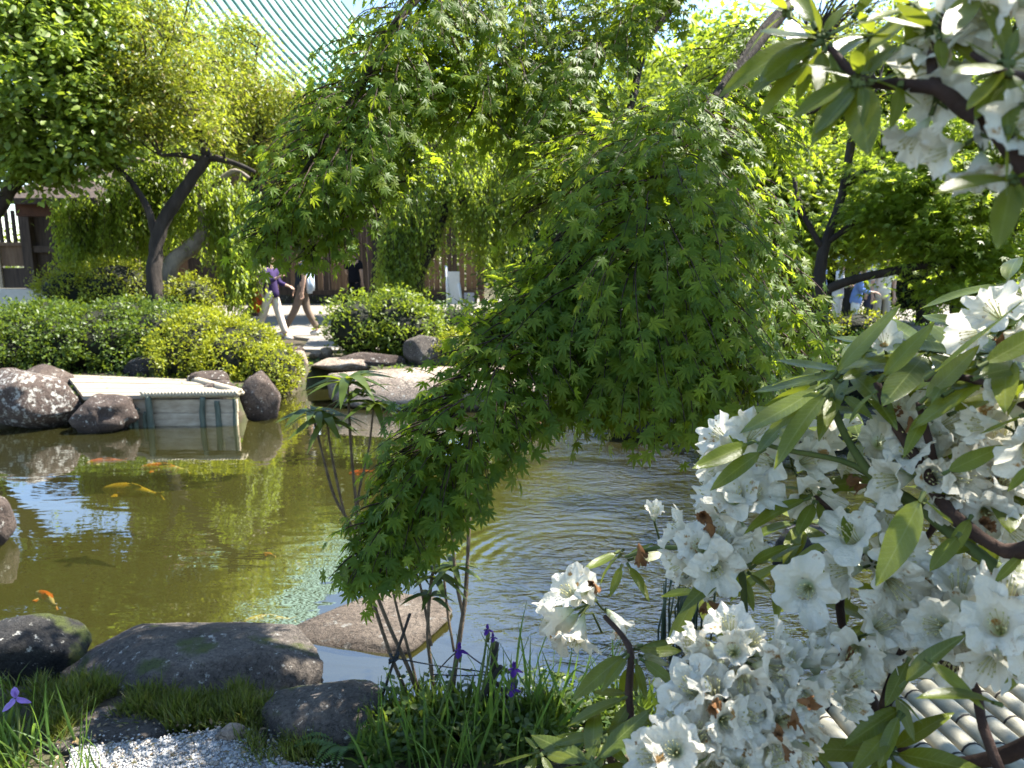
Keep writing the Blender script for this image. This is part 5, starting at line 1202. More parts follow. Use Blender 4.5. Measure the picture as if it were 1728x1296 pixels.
# more whorls that fill the depth of the bush
for (wx, wy, d, n, ln) in [(1330, 950, 1.05, 6, .10), (1540, 620, 1.0, 8, .11), (1640, 560, .95, 8, .11), (1690, 820, .9, 8, .11), (1450, 740, 1.08, 6, .10), (1600, 850, 1.0, 7, .10), (1350, 880, 1.1, 6, .09), (1180, 1000, 1.12, 5, .10), (1480, 1050, .98, 6, .10), (1640, 1000, .95, 6, .10), (1560, 960, 1.05, 6, .1), (1000, 1290, .9, 7, .1), (1140, 1300, .9, 6, .1), (1650, 700, 1.0, 7, .11), (1720, 1000, .9, 6, .1), (1420, 980, 1.1, 5, .09), (1700, 480, .95, 5, .1), (1500, 1270, .85, 6, .1), (1430, 625, 1.0, 7, .12), (1570, 590, .94, 8, .125), (1640, 600, .88, 8, .125), (1700, 600, .84, 7, .12), (1340, 700, 1.02, 7, .11)]:
    c = P(wx, wy, d); ax = Vector((-.35 + random.gauss(0, .2), -.2, .8)).normalized()
    ph = random.random() * 6.28
    for i in range(n):
        an = ph + 2 * math.pi * i / n + random.gauss(0, .15); u = ax.cross(Vector((0, 1, .3))).normalized(); w_ = ax.cross(u)
        dr = (u * math.cos(an) + w_ * math.sin(an)) + ax * random.uniform(.0, .35) + Vector((0, 0, -.2))
        rleaf(c, c + dr.normalized() * ln * random.uniform(.75, 1.15), ax + Vector((0, 0, .3)))
tag(petiole.build('leaf_stalks', M['greenstem'], rho), kind='stuff')
def branch(lst, mat='twig', r0=.012, r1=.005):
    pts = [P(*a) for a in lst]; n = len(pts)
    mb = MB(); mb.tube(pts, [.7 * lerp(r0, r1, i / (n - 1)) for i in range(n)], 8, res=5, wob=.3); mb.build('branch', M[mat], rho)
branch([(1790, 900, .72), (1700, 930, .8), (1600, 860, .86), (1545, 770, .89), (1500, 700, .91), (1480, 645, .92)], r0=.015, r1=.006)
branch([(1760, 1050, .75), (1690, 965, .82), (1610, 905, .88), (1545, 850, .92), (1470, 800, .94), (1420, 720, .96), (1398, 650, .96)], 'greenstem', .013, .006)
branch([(1575, 775, .88), (1560, 715, .88), (1550, 680, .87)], r0=.007, r1=.005)
branch([(1530, 850, .93), (1440, 785, .95), (1330, 760, .98), (1285, 748, .99)], 'greenstem', .007, .004)
branch([(1750, 1250, .8), (1650, 1285, .84), (1540, 1275, .88), (1480, 1200, .9), (1420, 1050, .96), (1425, 940, .98), (1415, 880, .98), (1375, 838, .98)], r0=.012, r1=.005)
branch([(1480, 1330, .86), (1490, 1230, .86), (1500, 1160, .87), (1530, 1080, .88)], r0=.012, r1=.006)
branch([(1425, 930, .98), (1480, 940, .95), (1540, 920, .93), (1575, 890, .92), (1565, 850, .92)], r0=.008, r1=.005)
branch([(1760, 330, .5), (1690, 225, .52), (1620, 180, .54), (1580, 150, .55), (1500, 142, .57), (1450, 133, .58), (1400, 80, .6)], r0=.011, r1=.004)
branch([(1580, 150, .55), (1572, 100, .57), (1585, 50, .58), (1600, -20, .6)], r0=.006, r1=.004)
branch([(1790, 140, .5), (1720, 130, .51), (1670, 112, .52), (1640, 90, .53)], r0=.006, r1=.003)
branch([(1300, 1330, .9), (1180, 1330, .92), (1080, 1260, .96), (1062, 1180, .98), (1065, 1110, 1.0), (1055, 1080, 1.02), (1020, 1040, 1.05)], r0=.01, r1=.005)
branch([(1180, 1330, .92), (1050, 1310, .93), (1010, 1245, .95), (912, 1268, .95)], r0=.008, r1=.004)
branch([(1250, 1200, 1.02), (1255, 1100, 1.02), (1250, 960, 1.01), (1200, 930, 1.05), (1110, 925, 1.12), (1055, 940, 1.15)], 'greenstem', .009, .004)
branch([(1700, 1330, .78), (1660, 1230, .8), (1640, 1150, .82), (1560, 1100, .85)], r0=.009, r1=.005)
branch([(1760, 700, .78), (1640, 640, .84), (1560, 640, .86)], r0=.008, r1=.005)
# one stem that carries it all down to the soil
limb([rb - Vector((0, 0, .1)), (.78, .72, .6), (.8, .72, 1.0), P(1700, 1330, .78)], [.035, .03, .022, .012], rho, 'branch', 'twig')
limb([(.78, .72, .6), (.7, .8, .9), P(1480, 1330, .86)], [.028, .02, .012], rho, 'branch', 'twig')
limb([(.78, .72, .6), (.55, .85, .9), P(1300, 1330, .9)], [.028, .02, .011], rho, 'branch', 'twig')
limb([(.8, .72, 1.0), (.86, .66, 1.5), P(1790, 900, .72)], [.025, .022, .015], rho, 'branch', 'twig')
limb([(.8, .72, 1.0), (.9, .62, 1.4), P(1760, 1050, .75)], [.022, .018, .013], rho, 'branch', 'twig')
limb([(.86, .66, 1.5), (.72, .5, 1.9), P(1760, 330, .5)], [.02, .015, .011], rho, 'branch', 'twig')

def petal_mat():
    m, nt, out = new_mat('white_petal'); L = nt.links.new
    tc = N(nt, 'ShaderNodeTexCoord'); oi = N(nt, 'ShaderNodeObjectInfo')
    sx = N(nt, 'ShaderNodeSeparateXYZ'); L(tc.outputs['Object'], sx.inputs[0])
    th = ramp(nt, [(0.0, (0.34, 0.42, 0.16)), (0.35, (0.70, 0.74, 0.58)), (0.65, (0.73, 0.705, 0.60)), (1.0, (0.75, 0.72, 0.62))])
    mr = N(nt, 'ShaderNodeMapRange', i_1=0.0, i_2=0.85); L(sx.outputs['Y'], mr.inputs[0]); L(mr.outputs[0], th.inputs[0])
    off = N(nt, 'ShaderNodeVectorMath', operation='ADD'); sc = N(nt, 'ShaderNodeMath', operation='MULTIPLY', i_1=37.0); L(oi.outputs['Random'], sc.inputs[0]); L(tc.outputs['Object'], off.inputs[0]); L(sc.outputs[0], off.inputs[1])
    n1 = N(nt, 'ShaderNodeTexNoise', i_Scale=1.5, i_Detail=4.0, i_Roughness=.7); L(off.outputs[0], n1.inputs['Vector'])
    b1 = N(nt, 'ShaderNodeMapRange', i_1=.625, i_2=.69); L(n1.outputs[0], b1.inputs[0])
    mx = N(nt, 'ShaderNodeMix', data_type='RGBA'); L(b1.outputs[0], mx.inputs[0]); L(th.outputs[0], mx.inputs[6]); mx.inputs[7].default_value = (.36, .21, .07, 1)
    n2 = N(nt, 'ShaderNodeTexNoise', i_Scale=4, i_Detail=3.0); L(off.outputs[0], n2.inputs['Vector'])
    b2 = N(nt, 'ShaderNodeMapRange', i_1=.71, i_2=.75); L(n2.outputs[0], b2.inputs[0])
    m2 = N(nt, 'ShaderNodeMix', data_type='RGBA'); L(b2.outputs[0], m2.inputs[0]); L(mx.outputs[2], m2.inputs[6]); m2.inputs[7].default_value = (.24, .13, .05, 1)
    pb = N(nt, 'ShaderNodeBsdfPrincipled', i_Roughness=.6); pb.inputs['Specular IOR Level'].default_value = .2; L(m2.outputs[2], pb.inputs[0])
    wv_ = N(nt, 'ShaderNodeTexNoise', i_Scale=9, i_Detail=5.0); L(off.outputs[0], wv_.inputs['Vector'])
    bp = N(nt, 'ShaderNodeBump', i_Strength=.35, i_Distance=.06); L(wv_.outputs[0], bp.inputs['Height']); L(bp.outputs[0], pb.inputs['Normal'])
    tr = N(nt, 'ShaderNodeBsdfTranslucent'); L(m2.outputs[2], tr.inputs[0])
    ms = N(nt, 'ShaderNodeMixShader', i_0=.38); L(pb.outputs[0], ms.inputs[1]); L(tr.outputs[0], ms.inputs[2]); L(ms.outputs[0], out.inputs[0])
    return m
M['petal'] = petal_mat()
def corolla(seed, open_=1.0, nth=60, nu=9):
    """five lobed ruffled funnel, base at the origin, mouth at +Y about 1 long and wide"""
    r_ = random.Random(seed); ph = [r_.uniform(0, 6.28) for _ in range(8)]; lobe = [r_.uniform(.85, 1.12) for _ in range(5)]; tilt = [r_.uniform(-.16, .2) for _ in range(5)]
    V, Q = [], []
    for j in range(nu + 1):
        u = j / nu
        for i in range(nth):
            th = 2 * math.pi * i / nth; lp = th / (2 * math.pi) * 5; k = int(lp) % 5; f = abs(lp - int(lp) - .5) * 2      # 0 mid lobe, 1 notch
            lobeshape = (1 - f ** 4 * .34)
            e = max(0, (u - .45) / .55)
            L_ = lerp(1.0, lobe[k] * lobeshape, e)
            r = .012 + .208 * min(u / .45, 1) ** .8 + .50 * e ** 1.05 * L_ * open_
            y = .62 * min(u / .55, 1) + .30 * e * (1.15 - .55 * open_ * e) + tilt[k] * e * e * (1 - f * f)
            ruff = e ** 1.5 * (.06 * math.sin(7 * th + ph[0]) + .05 * math.sin(13 * th + ph[1]) + .02 * math.sin(23 * th + ph[2]))
            y += ruff; r += e ** 2 * (.03 * math.sin(9 * th + ph[3]) + .012 * math.sin(19 * th + ph[4]))
            nzv = noise.noise(Vector((math.cos(th) * 1.6, math.sin(th) * 1.6, seed * 5.3 + u))); r *= 1 + .28 * e * nzv; y += .16 * e * noise.noise(Vector((math.cos(th) * 2.2 + 9, math.sin(th) * 2.2, seed * 3.1)))
            r -= .05 * f ** 4 * e * (1 - e) * 2
            V.append((r * math.cos(th) * (1 + .1 * math.sin(ph[5])), y, r * math.sin(th) * (1 + .1 * math.sin(ph[6]))))
    for j in range(nu):
        for i in range(nth):
            Q.append((j * nth + i, j * nth + (i + 1) % nth, (j + 1) * nth + (i + 1) % nth, (j + 1) * nth + i))
    return mesh_np('corolla', V, Q, M['petal'], True)
COR = [corolla(1, 1.0), corolla(2, .8), corolla(3, 1.05), corolla(4, .7), corolla(5, .9), corolla(6, .5), corolla(7, .95), corolla(8, .75), corolla(9, .6), corolla(10, 1.0)]
M['anther'] = flat_mat('stamen', (0.45, 0.42, 0.2), .6, .2, 30)
M['brown_scale'] = rough_mat('withered_bud', [(0.3, (0.1, 0.035, 0.015)), (0.7, (0.3, 0.15, 0.05))], scale=40, bump=.5)
mb = MB()
for k in range(9):
    an = k * .7 + .2; x, z = .11 * math.cos(an), .11 * math.sin(an)
    mb.tube([(x * .3, .15, z * .3), (x, .55, z - .05), (x * 1.5, .82 + .06 * math.sin(k * 2), z * 1.5 - .06)], .008, 4); mb.box((x * 1.5, .83 + .06 * math.sin(k * 2), z * 1.5 - .06), (.03, .05, .03))
mb.tube([(0, .15, 0), (.02, .6, -.08), (.03, 1.0, -.16)], .011, 4)
STA = mb.mesh('stamens', M['anther'])
stalk = MB()
def flower(base, dirv, size, me=None):
    dirv = Vector(dirv).normalized(); n = Vector((random.gauss(0, 1), random.gauss(0, 1), random.gauss(0, 1)))
    fo = place('flower', me or random.choice(COR), rho, base, dirv, n, size * .76)
    s = link('stamens', STA, fo); tag(s, kind='stuff')
    return fo
def truss(px, py, d, n, rad, size=.068, axis=None, spread=1.25):
    """a dome of n flowers; px, py is the middle of the dome, rad its radius in metres"""
    ax = Vector(axis or (-.25, -.75, .45)).normalized()
    n = max(2, round(n * .95)); rad *= .80; c = P(px, py, d) - ax * rad * .1
    ph = random.random() * 6.28
    u = ax.cross(Vector((0, 0, 1))).normalized(); w = ax.cross(u)
    for i in range(n):
        t = (i + .5) / n; th = math.acos(1 - t * (1 - math.cos(spread))); an = ph + i * 2.39996 + random.gauss(0, .15)
        dr = (ax * math.cos(th) + (u * math.cos(an) + w * math.sin(an)) * math.sin(th)).normalized()
        b = c + dr * rad * .45 - ax * rad * .3
        stalk.tube([c - ax * rad * 1.0, c - ax * rad * .5 + dr * rad * .1, b], [.0018, .0018, .002], 5, res=2, cap=False)
        flower(b, dr + Vector(rnd_dir(1)[0]) * .22, size * random.uniform(.85, 1.12))
def single(px, py, d, dirv, size=.07, me=None):
    b = P(px, py, d) - Vector(dirv).normalized() * size * .5; flower(b, dirv, size, me)
    stalk.tube([b, b - Vector(dirv).normalized() * .015 + Vector((.01, .01, -.02)), b + Vector((.03, .03, -.045))], .0018, 5, cap=False)
for a in [(1245, 1110, .86, 9, .060), (1330, 1150, .86, 9, .060), (1210, 1205, .84, 8, .058), (1300, 1220, .84, 8, .055), (1180, 1150, .88, 5, .05), (1385, 1165, .87, 5, .05), (1150, 1280, .82, 6, .05), (1240, 1310, .82, 6, .05)]:
    truss(*a, size=.058)
truss(1640, 755, .95, 8, .06, .07); truss(1690, 800, .9, 7, .055, .07); truss(1570, 800, .9, 6, .05, .066); truss(1620, 650, 1.02, 6, .055, .068); truss(1690, 670, 1.0, 5, .05, .066); truss(1545, 735, .93, 5, .045, .062); truss(1660, 850, .88, 5, .045, .062)
truss(1480, 945, .92, 5, .05, .072, (-.2, -.7, .5)); truss(1560, 985, .92, 5, .05, .066); truss(1625, 1060, .84, 6, .05, .068); truss(1700, 1070, .78, 5, .045, .066); truss(1450, 1075, .9, 4, .04, .062); truss(1545, 1050, .9, 4, .04, .06)
truss(1185, 935, 1.02, 6, .05, .068, (-.6, -.5, .1)); truss(1245, 860, 1.02, 6, .05, .068, (-.5, -.6, .4)); truss(1335, 790, 1.02, 4, .045, .07, (-.3, -.6, .2)); truss(1240, 760, 1.08, 4, .045, .066, (-.8, -.3, .4)); truss(1400, 770, 1.04, 3, .035, .062)
truss(975, 1030, 1.10, 4, .045, .068, (-.7, -.55, -.1)); single(982, 992, 1.1, (-.5, -.5, .6), .06); single(1046, 1055, 1.08, (.55, -.4, -.55), .06, COR[5]); single(975, 1075, 1.08, (-.3, -.5, -.75), .068)
single(1104, 862, 1.1, (-.1, -.35, .9), .042, COR[5]); single(1357, 995, .92, (-.55, -.8, .25), .072, COR[2]); single(1485, 745, .98, (-.3, -.8, .4), .06); single(1505, 690, 1.0, (-.3, -.8, .3), .05)
single(1492, 575, .95, (-.4, -.6, .5), .05); truss(1700, 545, .84, 4, .04, .06); truss(1570, 650, 1.05, 3, .035, .06)
truss(1655, 75, .58, 5, .045, .052); truss(1715, 35, .56, 4, .04, .05); truss(1600, 140, .58, 3, .03, .048); truss(1655, 245, .53, 3, .028, .045, (-.3, -.7, -.6)); truss(1580, 190, .56, 2, .025, .045, (-.2, -.5, -.7)); truss(1700, 1010, .85, 4, .04, .06); truss(1730, 720, .82, 5, .05, .066)
tag(stalk.build('flower_stalks', M['greenstem'], rho), kind='stuff')
WIT = []
for sd in (21, 22, 23):
    me = corolla(sd, .45); me.materials.clear(); me.materials.append(M['brown_scale'])
    for v_ in me.vertices: v_.co = v_.co * (1 + .35 * noise.noise(v_.co * 4 + Vector((sd, 0, 0)))) + Vector((.12 * noise.noise(v_.co * 3), -.15 * v_.co.y * abs(v_.co.x), 0))
    WIT.append(me)
for px, py, d, s in ((1080, 920, 1.12, .026), (1455, 818, .96, .02), (1195, 862, .98, .022), (1430, 1080, .88, .016), (1212, 1178, .77, .014), (1335, 1185, .78, .02), (1195, 1022, .98, .018), (1325, 1262, .78, .016), (1720, 560, .82, .022), (1005, 985, 1.06, .014), (1540, 700, .9, .018), (1660, 880, .82, .016)):
    c = P(px, py, d)
    for q in range(2):
        place('withered_flower', WIT[q], rho, c + Vector(rnd_dir(1)[0]) * s * .4, Vector(rnd_dir(1)[0]) + Vector((0, -.5, -.6)), Vector(rnd_dir(1)[0]), s)

# ------------------------------------------------------------------ thin stemmed shrub in front of the maple
ws = empty('whorl_leaved_shrub', Vector((-.33, 2.72, ZN)), 'tall thin stemmed shrub with whorls of drooping lance leaves standing before the pond', 'shrub')
def wstem(lst, r0=.009, r1=.0045):
    pts = [P(*a) for a in lst]; n = len(pts); mb = MB(); mb.tube(pts, [lerp(r0, r1, i / (n - 1)) for i in range(n)], 7, res=4, wob=.25); mb.build('stem', M['stem'], ws)
D0 = 2.95
wstem([(745, 1230, D0), (700, 1190, D0), (665, 1120, 2.93), (628, 1010, 2.92), (598, 900, 2.9), (565, 840, 2.9), (545, 770, 2.9), (528, 700, 2.9)])
wstem([(720, 1215, D0), (690, 1130, 2.93), (650, 1040, 2.9), (612, 930, 2.88), (596, 800, 2.88), (590, 720, 2.88), (587, 650, 2.88)])
wstem([(600, 900, 2.88), (606, 830, 2.9), (622, 760, 2.9), (630, 690, 2.9)], .006, .004)
wstem([(598, 930, 2.88), (577, 850, 2.86), (560, 770, 2.86), (552, 710, 2.86)], .006, .004)
wstem([(733, 1240, D0), (730, 1150, 2.93), (722, 1070, 2.9), (728, 980, 2.9), (745, 900, 2.92), (740, 870, 2.95)])
wstem([(760, 1230, D0), (764, 1160, 2.93), (778, 1060, 2.9), (786, 1000, 2.9), (792, 880, 2.92), (795, 820, 2.95)], .012, .006)
wstem([(782, 1040, 2.9), (770, 980, 2.88), (762, 900, 2.88), (755, 860, 2.9)], .008, .004)
wstem([(712, 1190, D0), (690, 1100, 2.92), (668, 1020, 2.9), (655, 950, 2.9)], .007, .004)
wstem([(728, 1090, 2.9), (712, 1000, 2.92), (700, 960, 2.92)], .006, .004)
wstem([(766, 1100, 2.92), (755, 1030, 2.94), (748, 960, 2.94)], .006, .004)
WL = [mesh_np('lance_leaf', *nice_leaf(w, dr, .25, 7, 0, 1), M['whorl'], True) for w, dr in ((.29, .75), (.32, 1.0), (.27, 1.25))]
for (px, py, d, n, ln) in [(528, 692, 2.9, 10, .155), (587, 640, 2.88, 12, .16), (632, 680, 2.9, 11, .15), (552, 705, 2.86, 8, .14), (612, 660, 2.92, 8, .14), (618, 960, 2.88, 8, .13), (655, 945, 2.9, 8, .13), (700, 955, 2.92, 8, .13), (735, 965, 2.9, 8, .14), (765, 955, 2.88, 7, .12), (725, 1000, 2.9, 6, .12)]:
    c = P(px, py, d); ph = random.random() * 6
    for i in range(int(n * 1.4)):
        an = ph + i * 2.39996; el = random.uniform(.3, 1.0)
        y = Vector((math.cos(an), math.sin(an), el)); place('leaf', random.choice(WL), ws, c - Vector((0, 0, random.uniform(0, .03))), y, Vector((0, 0, 1)) + Vector(rnd_dir(1)[0]) * .2, ln * random.uniform(.6, .95))
# ------------------------------------------------------------------ irises, reeds, ferns, grass
def blade_mesh(bend, w=.035):
    n = 7; V, Fc = [], []
    for j in range(n + 1):
        t = j / n; ww = w / 2 * (1 - t ** 2.2) * (0.75 + .5 * math.sin(t * 2.2)); ang = bend * t * t
        y = t - .25 * bend * bend * t ** 3; z = bend * .5 * t ** 2.4
        V += [(-ww, y, z), (0, y, z + .006), (ww, y, z)]
    for j in range(n):
        a = 3 * j; Fc += [(a, a + 1, a + 4), (a, a + 4, a + 3), (a + 1, a + 2, a + 5), (a + 1, a + 5, a + 4)]
    return mesh_np('blade', V, Fc, M['blade'], True)
BLM = [blade_mesh(b, w) for b, w in ((.1, .027), (.3, .029), (.6, .024), (1.0, .029))]
M['violet'] = leaf_mat('violet_petal', [(0.06, 0.02, 0.2), (0.1, 0.035, 0.27)], trans=.3, tcol=(.2, .08, .45), rough=.6, spec=.1)
M['lilac_petal'] = leaf_mat('lilac_petal', [(0.36, 0.22, 0.62), (0.44, 0.3, 0.68)], trans=.4, tcol=(.55, .4, .85), rough=.6, spec=.1)
PET = {}
for key in ('violet', 'lilac_petal'): PET[key] = mesh_np('petal', *nice_leaf(.8, .8, -.3, 7, .35), M[key], True)
def iris(label, px, py, n, hmin, hmax, spread, flowers=(), z=None, lean=.25, group='iris clumps on the near bank'):
    z = z if z is not None else ZN; b = G(px, py, z); b.z = z
    root = empty('iris_plant', b, label, 'iris', group)
    for i in range(int(n * (.5 if px > 500 else .68))):
        o = b + Vector((random.gauss(0, spread), random.gauss(0, spread * .6), -.03)); y = Vector((random.gauss(0, lean), random.gauss(0, lean * .8), 1))
        place('leaf', random.choice(BLM[:3] if random.random() < .85 else BLM), root, o, y, Vector((random.gauss(0, 1), -.6 + random.gauss(0, .6), .1)), random.uniform(hmin, hmax))
    for (fx, fy, s, key) in flowers:
        d = depth(b) ; t = P(fx, fy, d); st = MB(); st.tube([b, b.lerp(t, .5) + Vector((.01, 0, .02)), t], [.005, .0045, .004], 6, res=4); st.build('stem', M['greenstem'], root)
        for k in range(3):
            an = k * 2.094 + random.random() * .5
            place('petal', PET[key], root, t, Vector((math.cos(an), math.sin(an), .15)), Vector((0, 0, 1)), s)
            place('petal', PET[key], root, t, Vector((math.cos(an + 1) * .5, math.sin(an + 1) * .5, .9)), Vector((math.cos(an + 1), math.sin(an + 1), .3)), s * .75)
        bud = MB(); bud.tube([t - Vector((0, 0, .05)), t - Vector((0, 0, .02)), t], [.004, .009, .004], 6, res=2); bud.build('sheath', M['greenstem'], root)
iris('clump of iris leaves with one pale violet flower at the lower left corner', 30, 1290, 46, .22, .40, .09, [(26, 1178, .042, 'lilac_petal')])
iris('iris leaves beside the gravel at the bottom left, without a flower', 95, 1330, 30, .2, .36, .07)
iris('iris clump with two deep purple flowers stacked on one stem near the ripples', 850, 1250, 22, .28, .5, .07, [(868, 1128, .03, 'violet'), (866, 1162, .028, 'violet')])
iris('iris clump with a small purple bud high before the pond ripples', 790, 1255, 20, .28, .48, .07, [(823, 1062, .022, 'violet'), (832, 1075, .018, 'violet')])
iris('iris clump among the shrub stems with a dull purple flower', 720, 1262, 22, .26, .44, .08, [(776, 1096, .03, 'violet')])
iris('broad bright iris clump in a sun patch left of the white flowers', 935, 1225, 30, .28, .46, .08, lean=.35)
iris('dark iris leaves at the bottom edge in the shade of the stems', 700, 1320, 26, .25, .42, .10)
iris('upright iris leaves right of the purple flowers behind the fern', 895, 1200, 22, .28, .5, .08)
iris('iris leaves under the leftmost rhododendron leaves', 1000, 1190, 22, .22, .4, .09, lean=.35)
iris('dark iris leaves below the yellow fern at the bottom edge', 800, 1330, 26, .25, .42, .10)
hr = empty('reed_clump', G(1150, 1090, 0), 'clump of dark upright leafless reeds standing in the water', 'reeds')
for i in range(34):
    b = G(1150 + random.gauss(0, 22), 1095 + random.gauss(0, 12), 0); mb = MB(); hgt = random.uniform(.28, .46)
    mb.tube([b - Vector((0, 0, .15)), b + Vector((random.gauss(0, .01), 0, hgt * .5)), b + Vector((random.gauss(0, .03), random.gauss(0, .02), hgt))], [.0055, .005, .003], 5); mb.build('stalk', M['reed'], hr)
def fern(label, px, py, n, ln, z=None):
    b = G(px, py, z or ZN); root = empty('fern', b, label, 'fern', 'ferns on the near bank')
    for i in range(n):
        an = 2 * math.pi * i / n + random.gauss(0, .2); o = Vector((math.cos(an), math.sin(an), 0)); V, T = [], []
        L_ = ln * random.uniform(.7, 1.1); pp, yy, nn, ss = [], [], [], []
        for k in range(18):
            t = (k + 1) / 19; p = b + o * L_ * t * .8 + Vector((0, 0, L_ * (.9 * t - .75 * t * t))); tg = (o * .8 + Vector((0, 0, .9 - 1.5 * t))).normalized(); sd = tg.cross(Vector((0, 0, 1))).normalized()
            for sg in (1, -1):
                pp.append(p); yy.append(sd * sg + tg * .35); nn.append(sd.cross(tg) * 1.0 + Vector((0, 0, .8))); ss.append(L_ * .26 * (1 - t) ** .6 * min(1, t * 5 + .3))
        V, T = scatter(oval(.3, .15, .05, 1), np.array(pp), np.array(yy), np.array(nn), np.array(ss)); build_np('frond', V, T, M['fern'], root, smooth=False)
fern('light green fern with arching fronds in front of the rounded grey stone', 582, 1262, 9, .24)
fern('yellow green fern lit by the sun between the iris clumps', 868, 1228, 8, .17)
fern('small fern at the foot of the grass beside the round grey stone', 640, 1290, 6, .16)
# grass and ground cover on the bank between the stones
def grass_patch(name, boxes, n, h0, h1, mat, w=.009, zoff=0):
    pp = []
    for (x0, y0, x1, y1, k) in boxes:
        for _ in range(int(n * k)):
            p = G(random.uniform(x0, x1), random.triangular(y0, y1, (y0 + y1) / 2), ZN + zoff); p.z = max(gz(p.x, p.y), 0) + zoff; pp.append(p)
    pp = np.array(pp); m = len(pp); cl = np.array([noise.noise(Vector(p) * 6) for p in pp]); keep = cl > -.25; pp = pp[keep]; m = len(pp)
    v_ = np.array([(-w, 0, 0), (w, 0, 0), (w * .5, .6, .12), (0, 1, .35), (-w * .5, .6, .12)]); f_ = np.array([(0, 1, 2), (0, 2, 4), (4, 2, 3)])
    v_[:, 0] *= 6
    V, T = scatter((v_, f_), pp, np.c_[RNG.normal(size=(m, 2)) * .45, np.ones(m)], np.c_[RNG.normal(size=(m, 2)), np.zeros(m)], RNG.uniform(h0, h1, m) * (1 + .8 * cl[keep]))
    tag(build_np(name, V, T, M[mat], smooth=False), kind='stuff')
grass_patch('grass', [(60, 1120, 200, 1220, 1.2), (170, 1165, 330, 1225, 1.2), (280, 1170, 420, 1240, 1.3), (390, 1150, 460, 1265, 1.0), (420, 1240, 540, 1300, .8), (80, 1215, 140, 1260, .4), (660, 1190, 720, 1250, .3), (-500, 1130, 60, 1330, .9)], 1900, .035, .085, 'grass')
grass_patch('ground_cover', [(600, 1190, 760, 1300, .6), (700, 1180, 950, 1300, .9), (900, 1150, 1100, 1300, .6), (1100, 1120, 1500, 1400, .7), (-500, 1150, 40, 1400, 1.0)], 1100, .05, .14, 'ground_leaf', w=.016)
# low broad leaves among the stems
pp = np.array([G(random.uniform(640, 1060), random.uniform(1170, 1300), ZN) + Vector((0, 0, random.uniform(.02, .13))) for _ in range(1500)]); m = len(pp)
V, T = scatter(OV, pp, np.c_[RNG.normal(size=(m, 2)), RNG.normal(size=m) * .3], np.c_[RNG.normal(size=(m, 2)) * .5, np.ones(m)], RNG.uniform(.02, .045, m))
build_np('undergrowth', V, T, M['ground_leaf'], kind='stuff', smooth=False)
# sticks and twine that tie the shrub back
SG2 = 'dark garden stakes between the shrub stems'
M['stake'] = rough_mat('black_bamboo', [(0.3, (0.012, 0.011, 0.01)), (0.7, (0.045, 0.04, 0.034))], scale=20, bump=.3)
def stake(label, pts, r):
    mb = MB(); mb.tube([P(*p) for p in pts], r, 7, res=3, wob=.15); tag(mb.build('stake', M['stake']), label, 'stake', SG2)
stake('thin dark stake leaning right across the blue water, knotted with twine', [(622, 1245, 2.98), (660, 1130, 2.9), (692, 1036, 2.84)], .006)
stake('thick dark stake standing at the end of the twine', [(820, 1290, 2.9), (828, 1180, 2.85), (836, 1085, 2.8)], .014)
stake('short thick stake leaning right against the upright one', [(800, 1210, 2.84), (822, 1160, 2.82), (846, 1125, 2.8)], .012)
stake('thin dark stake slanting down right behind the yellow fern', [(836, 1150, 2.83), (870, 1195, 2.84), (905, 1240, 2.86)], .006)
mb = MB()
for seq in ([(664, 1110, 2.88), (730, 1122, 2.86), (834, 1136, 2.81)], [(730, 1138, 2.89), (790, 1140, 2.86), (834, 1137, 2.81)], [(834, 1136, 2.81), (800, 1112, 2.86), (775, 1098, 2.9), (740, 1130, 2.9)]):
    mb.tube([P(*p) for p in seq], .0028, 5, res=4)
kn = MB()
for k in range(7): mb.tube([P(662 + 9 * math.cos(k * 2.1), 1112 + 9 * math.sin(k * 2.1), 2.885), P(666 - 9 * math.sin(k * 1.3), 1108 + 8 * math.cos(k), 2.87)], .0045, 5)
M['twine'] = flat_mat('dark_twine', (0.02, 0.024, 0.03), .8, .2, 60)
tag(mb.build('twine', M['twine']), 'dark twine knotted between a thin stake and the thick upright stake', 'twine')
# ------------------------------------------------------------------ bamboo cover at the right
M['bamboo'] = rough_mat('dry_bamboo', [(0.3, (0.2, 0.185, 0.135)), (0.7, (0.34, 0.315, 0.24))], scale=5, stretch=(3, 3, 3), bump=.15, rough=.5)
M['node'] = flat_mat('bamboo_node', (0.03, 0.025, 0.02), .7, .2, 40)
q0, q1 = G(1545, 1182, .40), G(1820, 1440, .40)
bdir = (q1 - q0).normalized(); bside = Vector((0, 0, 1)).cross(bdir).normalized()
bam = empty('bamboo_cover', q0.lerp(q1, .5) - Vector((0, 0, .2)), 'split bamboo cover lying on the bank under the rhododendron at the lower right', 'bamboo cover')
for i in range(-7, 8):
    rr = random.uniform(.032, .038); o = bside * i * .078
    s0, s1 = q0 + o + bdir * random.uniform(-.03, .04) - bdir * .1, q1 + o + bdir * random.uniform(-.05, .05)
    up = Vector((0, 0, random.uniform(-.003, .003)))
    mb = MB(); mb.tube([s0.lerp(s1, t) + up for t in (0, .33, .66, 1)], rr, 12, res=2); ob = mb.build('culm', M['bamboo'], bam)
    L_ = (s1 - s0).length; sp = random.uniform(.0, .05)
    for k in range(6):
        c = s0 + (s1 - s0).normalized() * (.06 + sp + k * .145)
        if (c - s0).length > L_: break
        mb = MB(); mb.tube([c - bdir * .003 + up, c + bdir * .003 + up], rr + .0022, 12); mb.build('node', M['node'], ob)
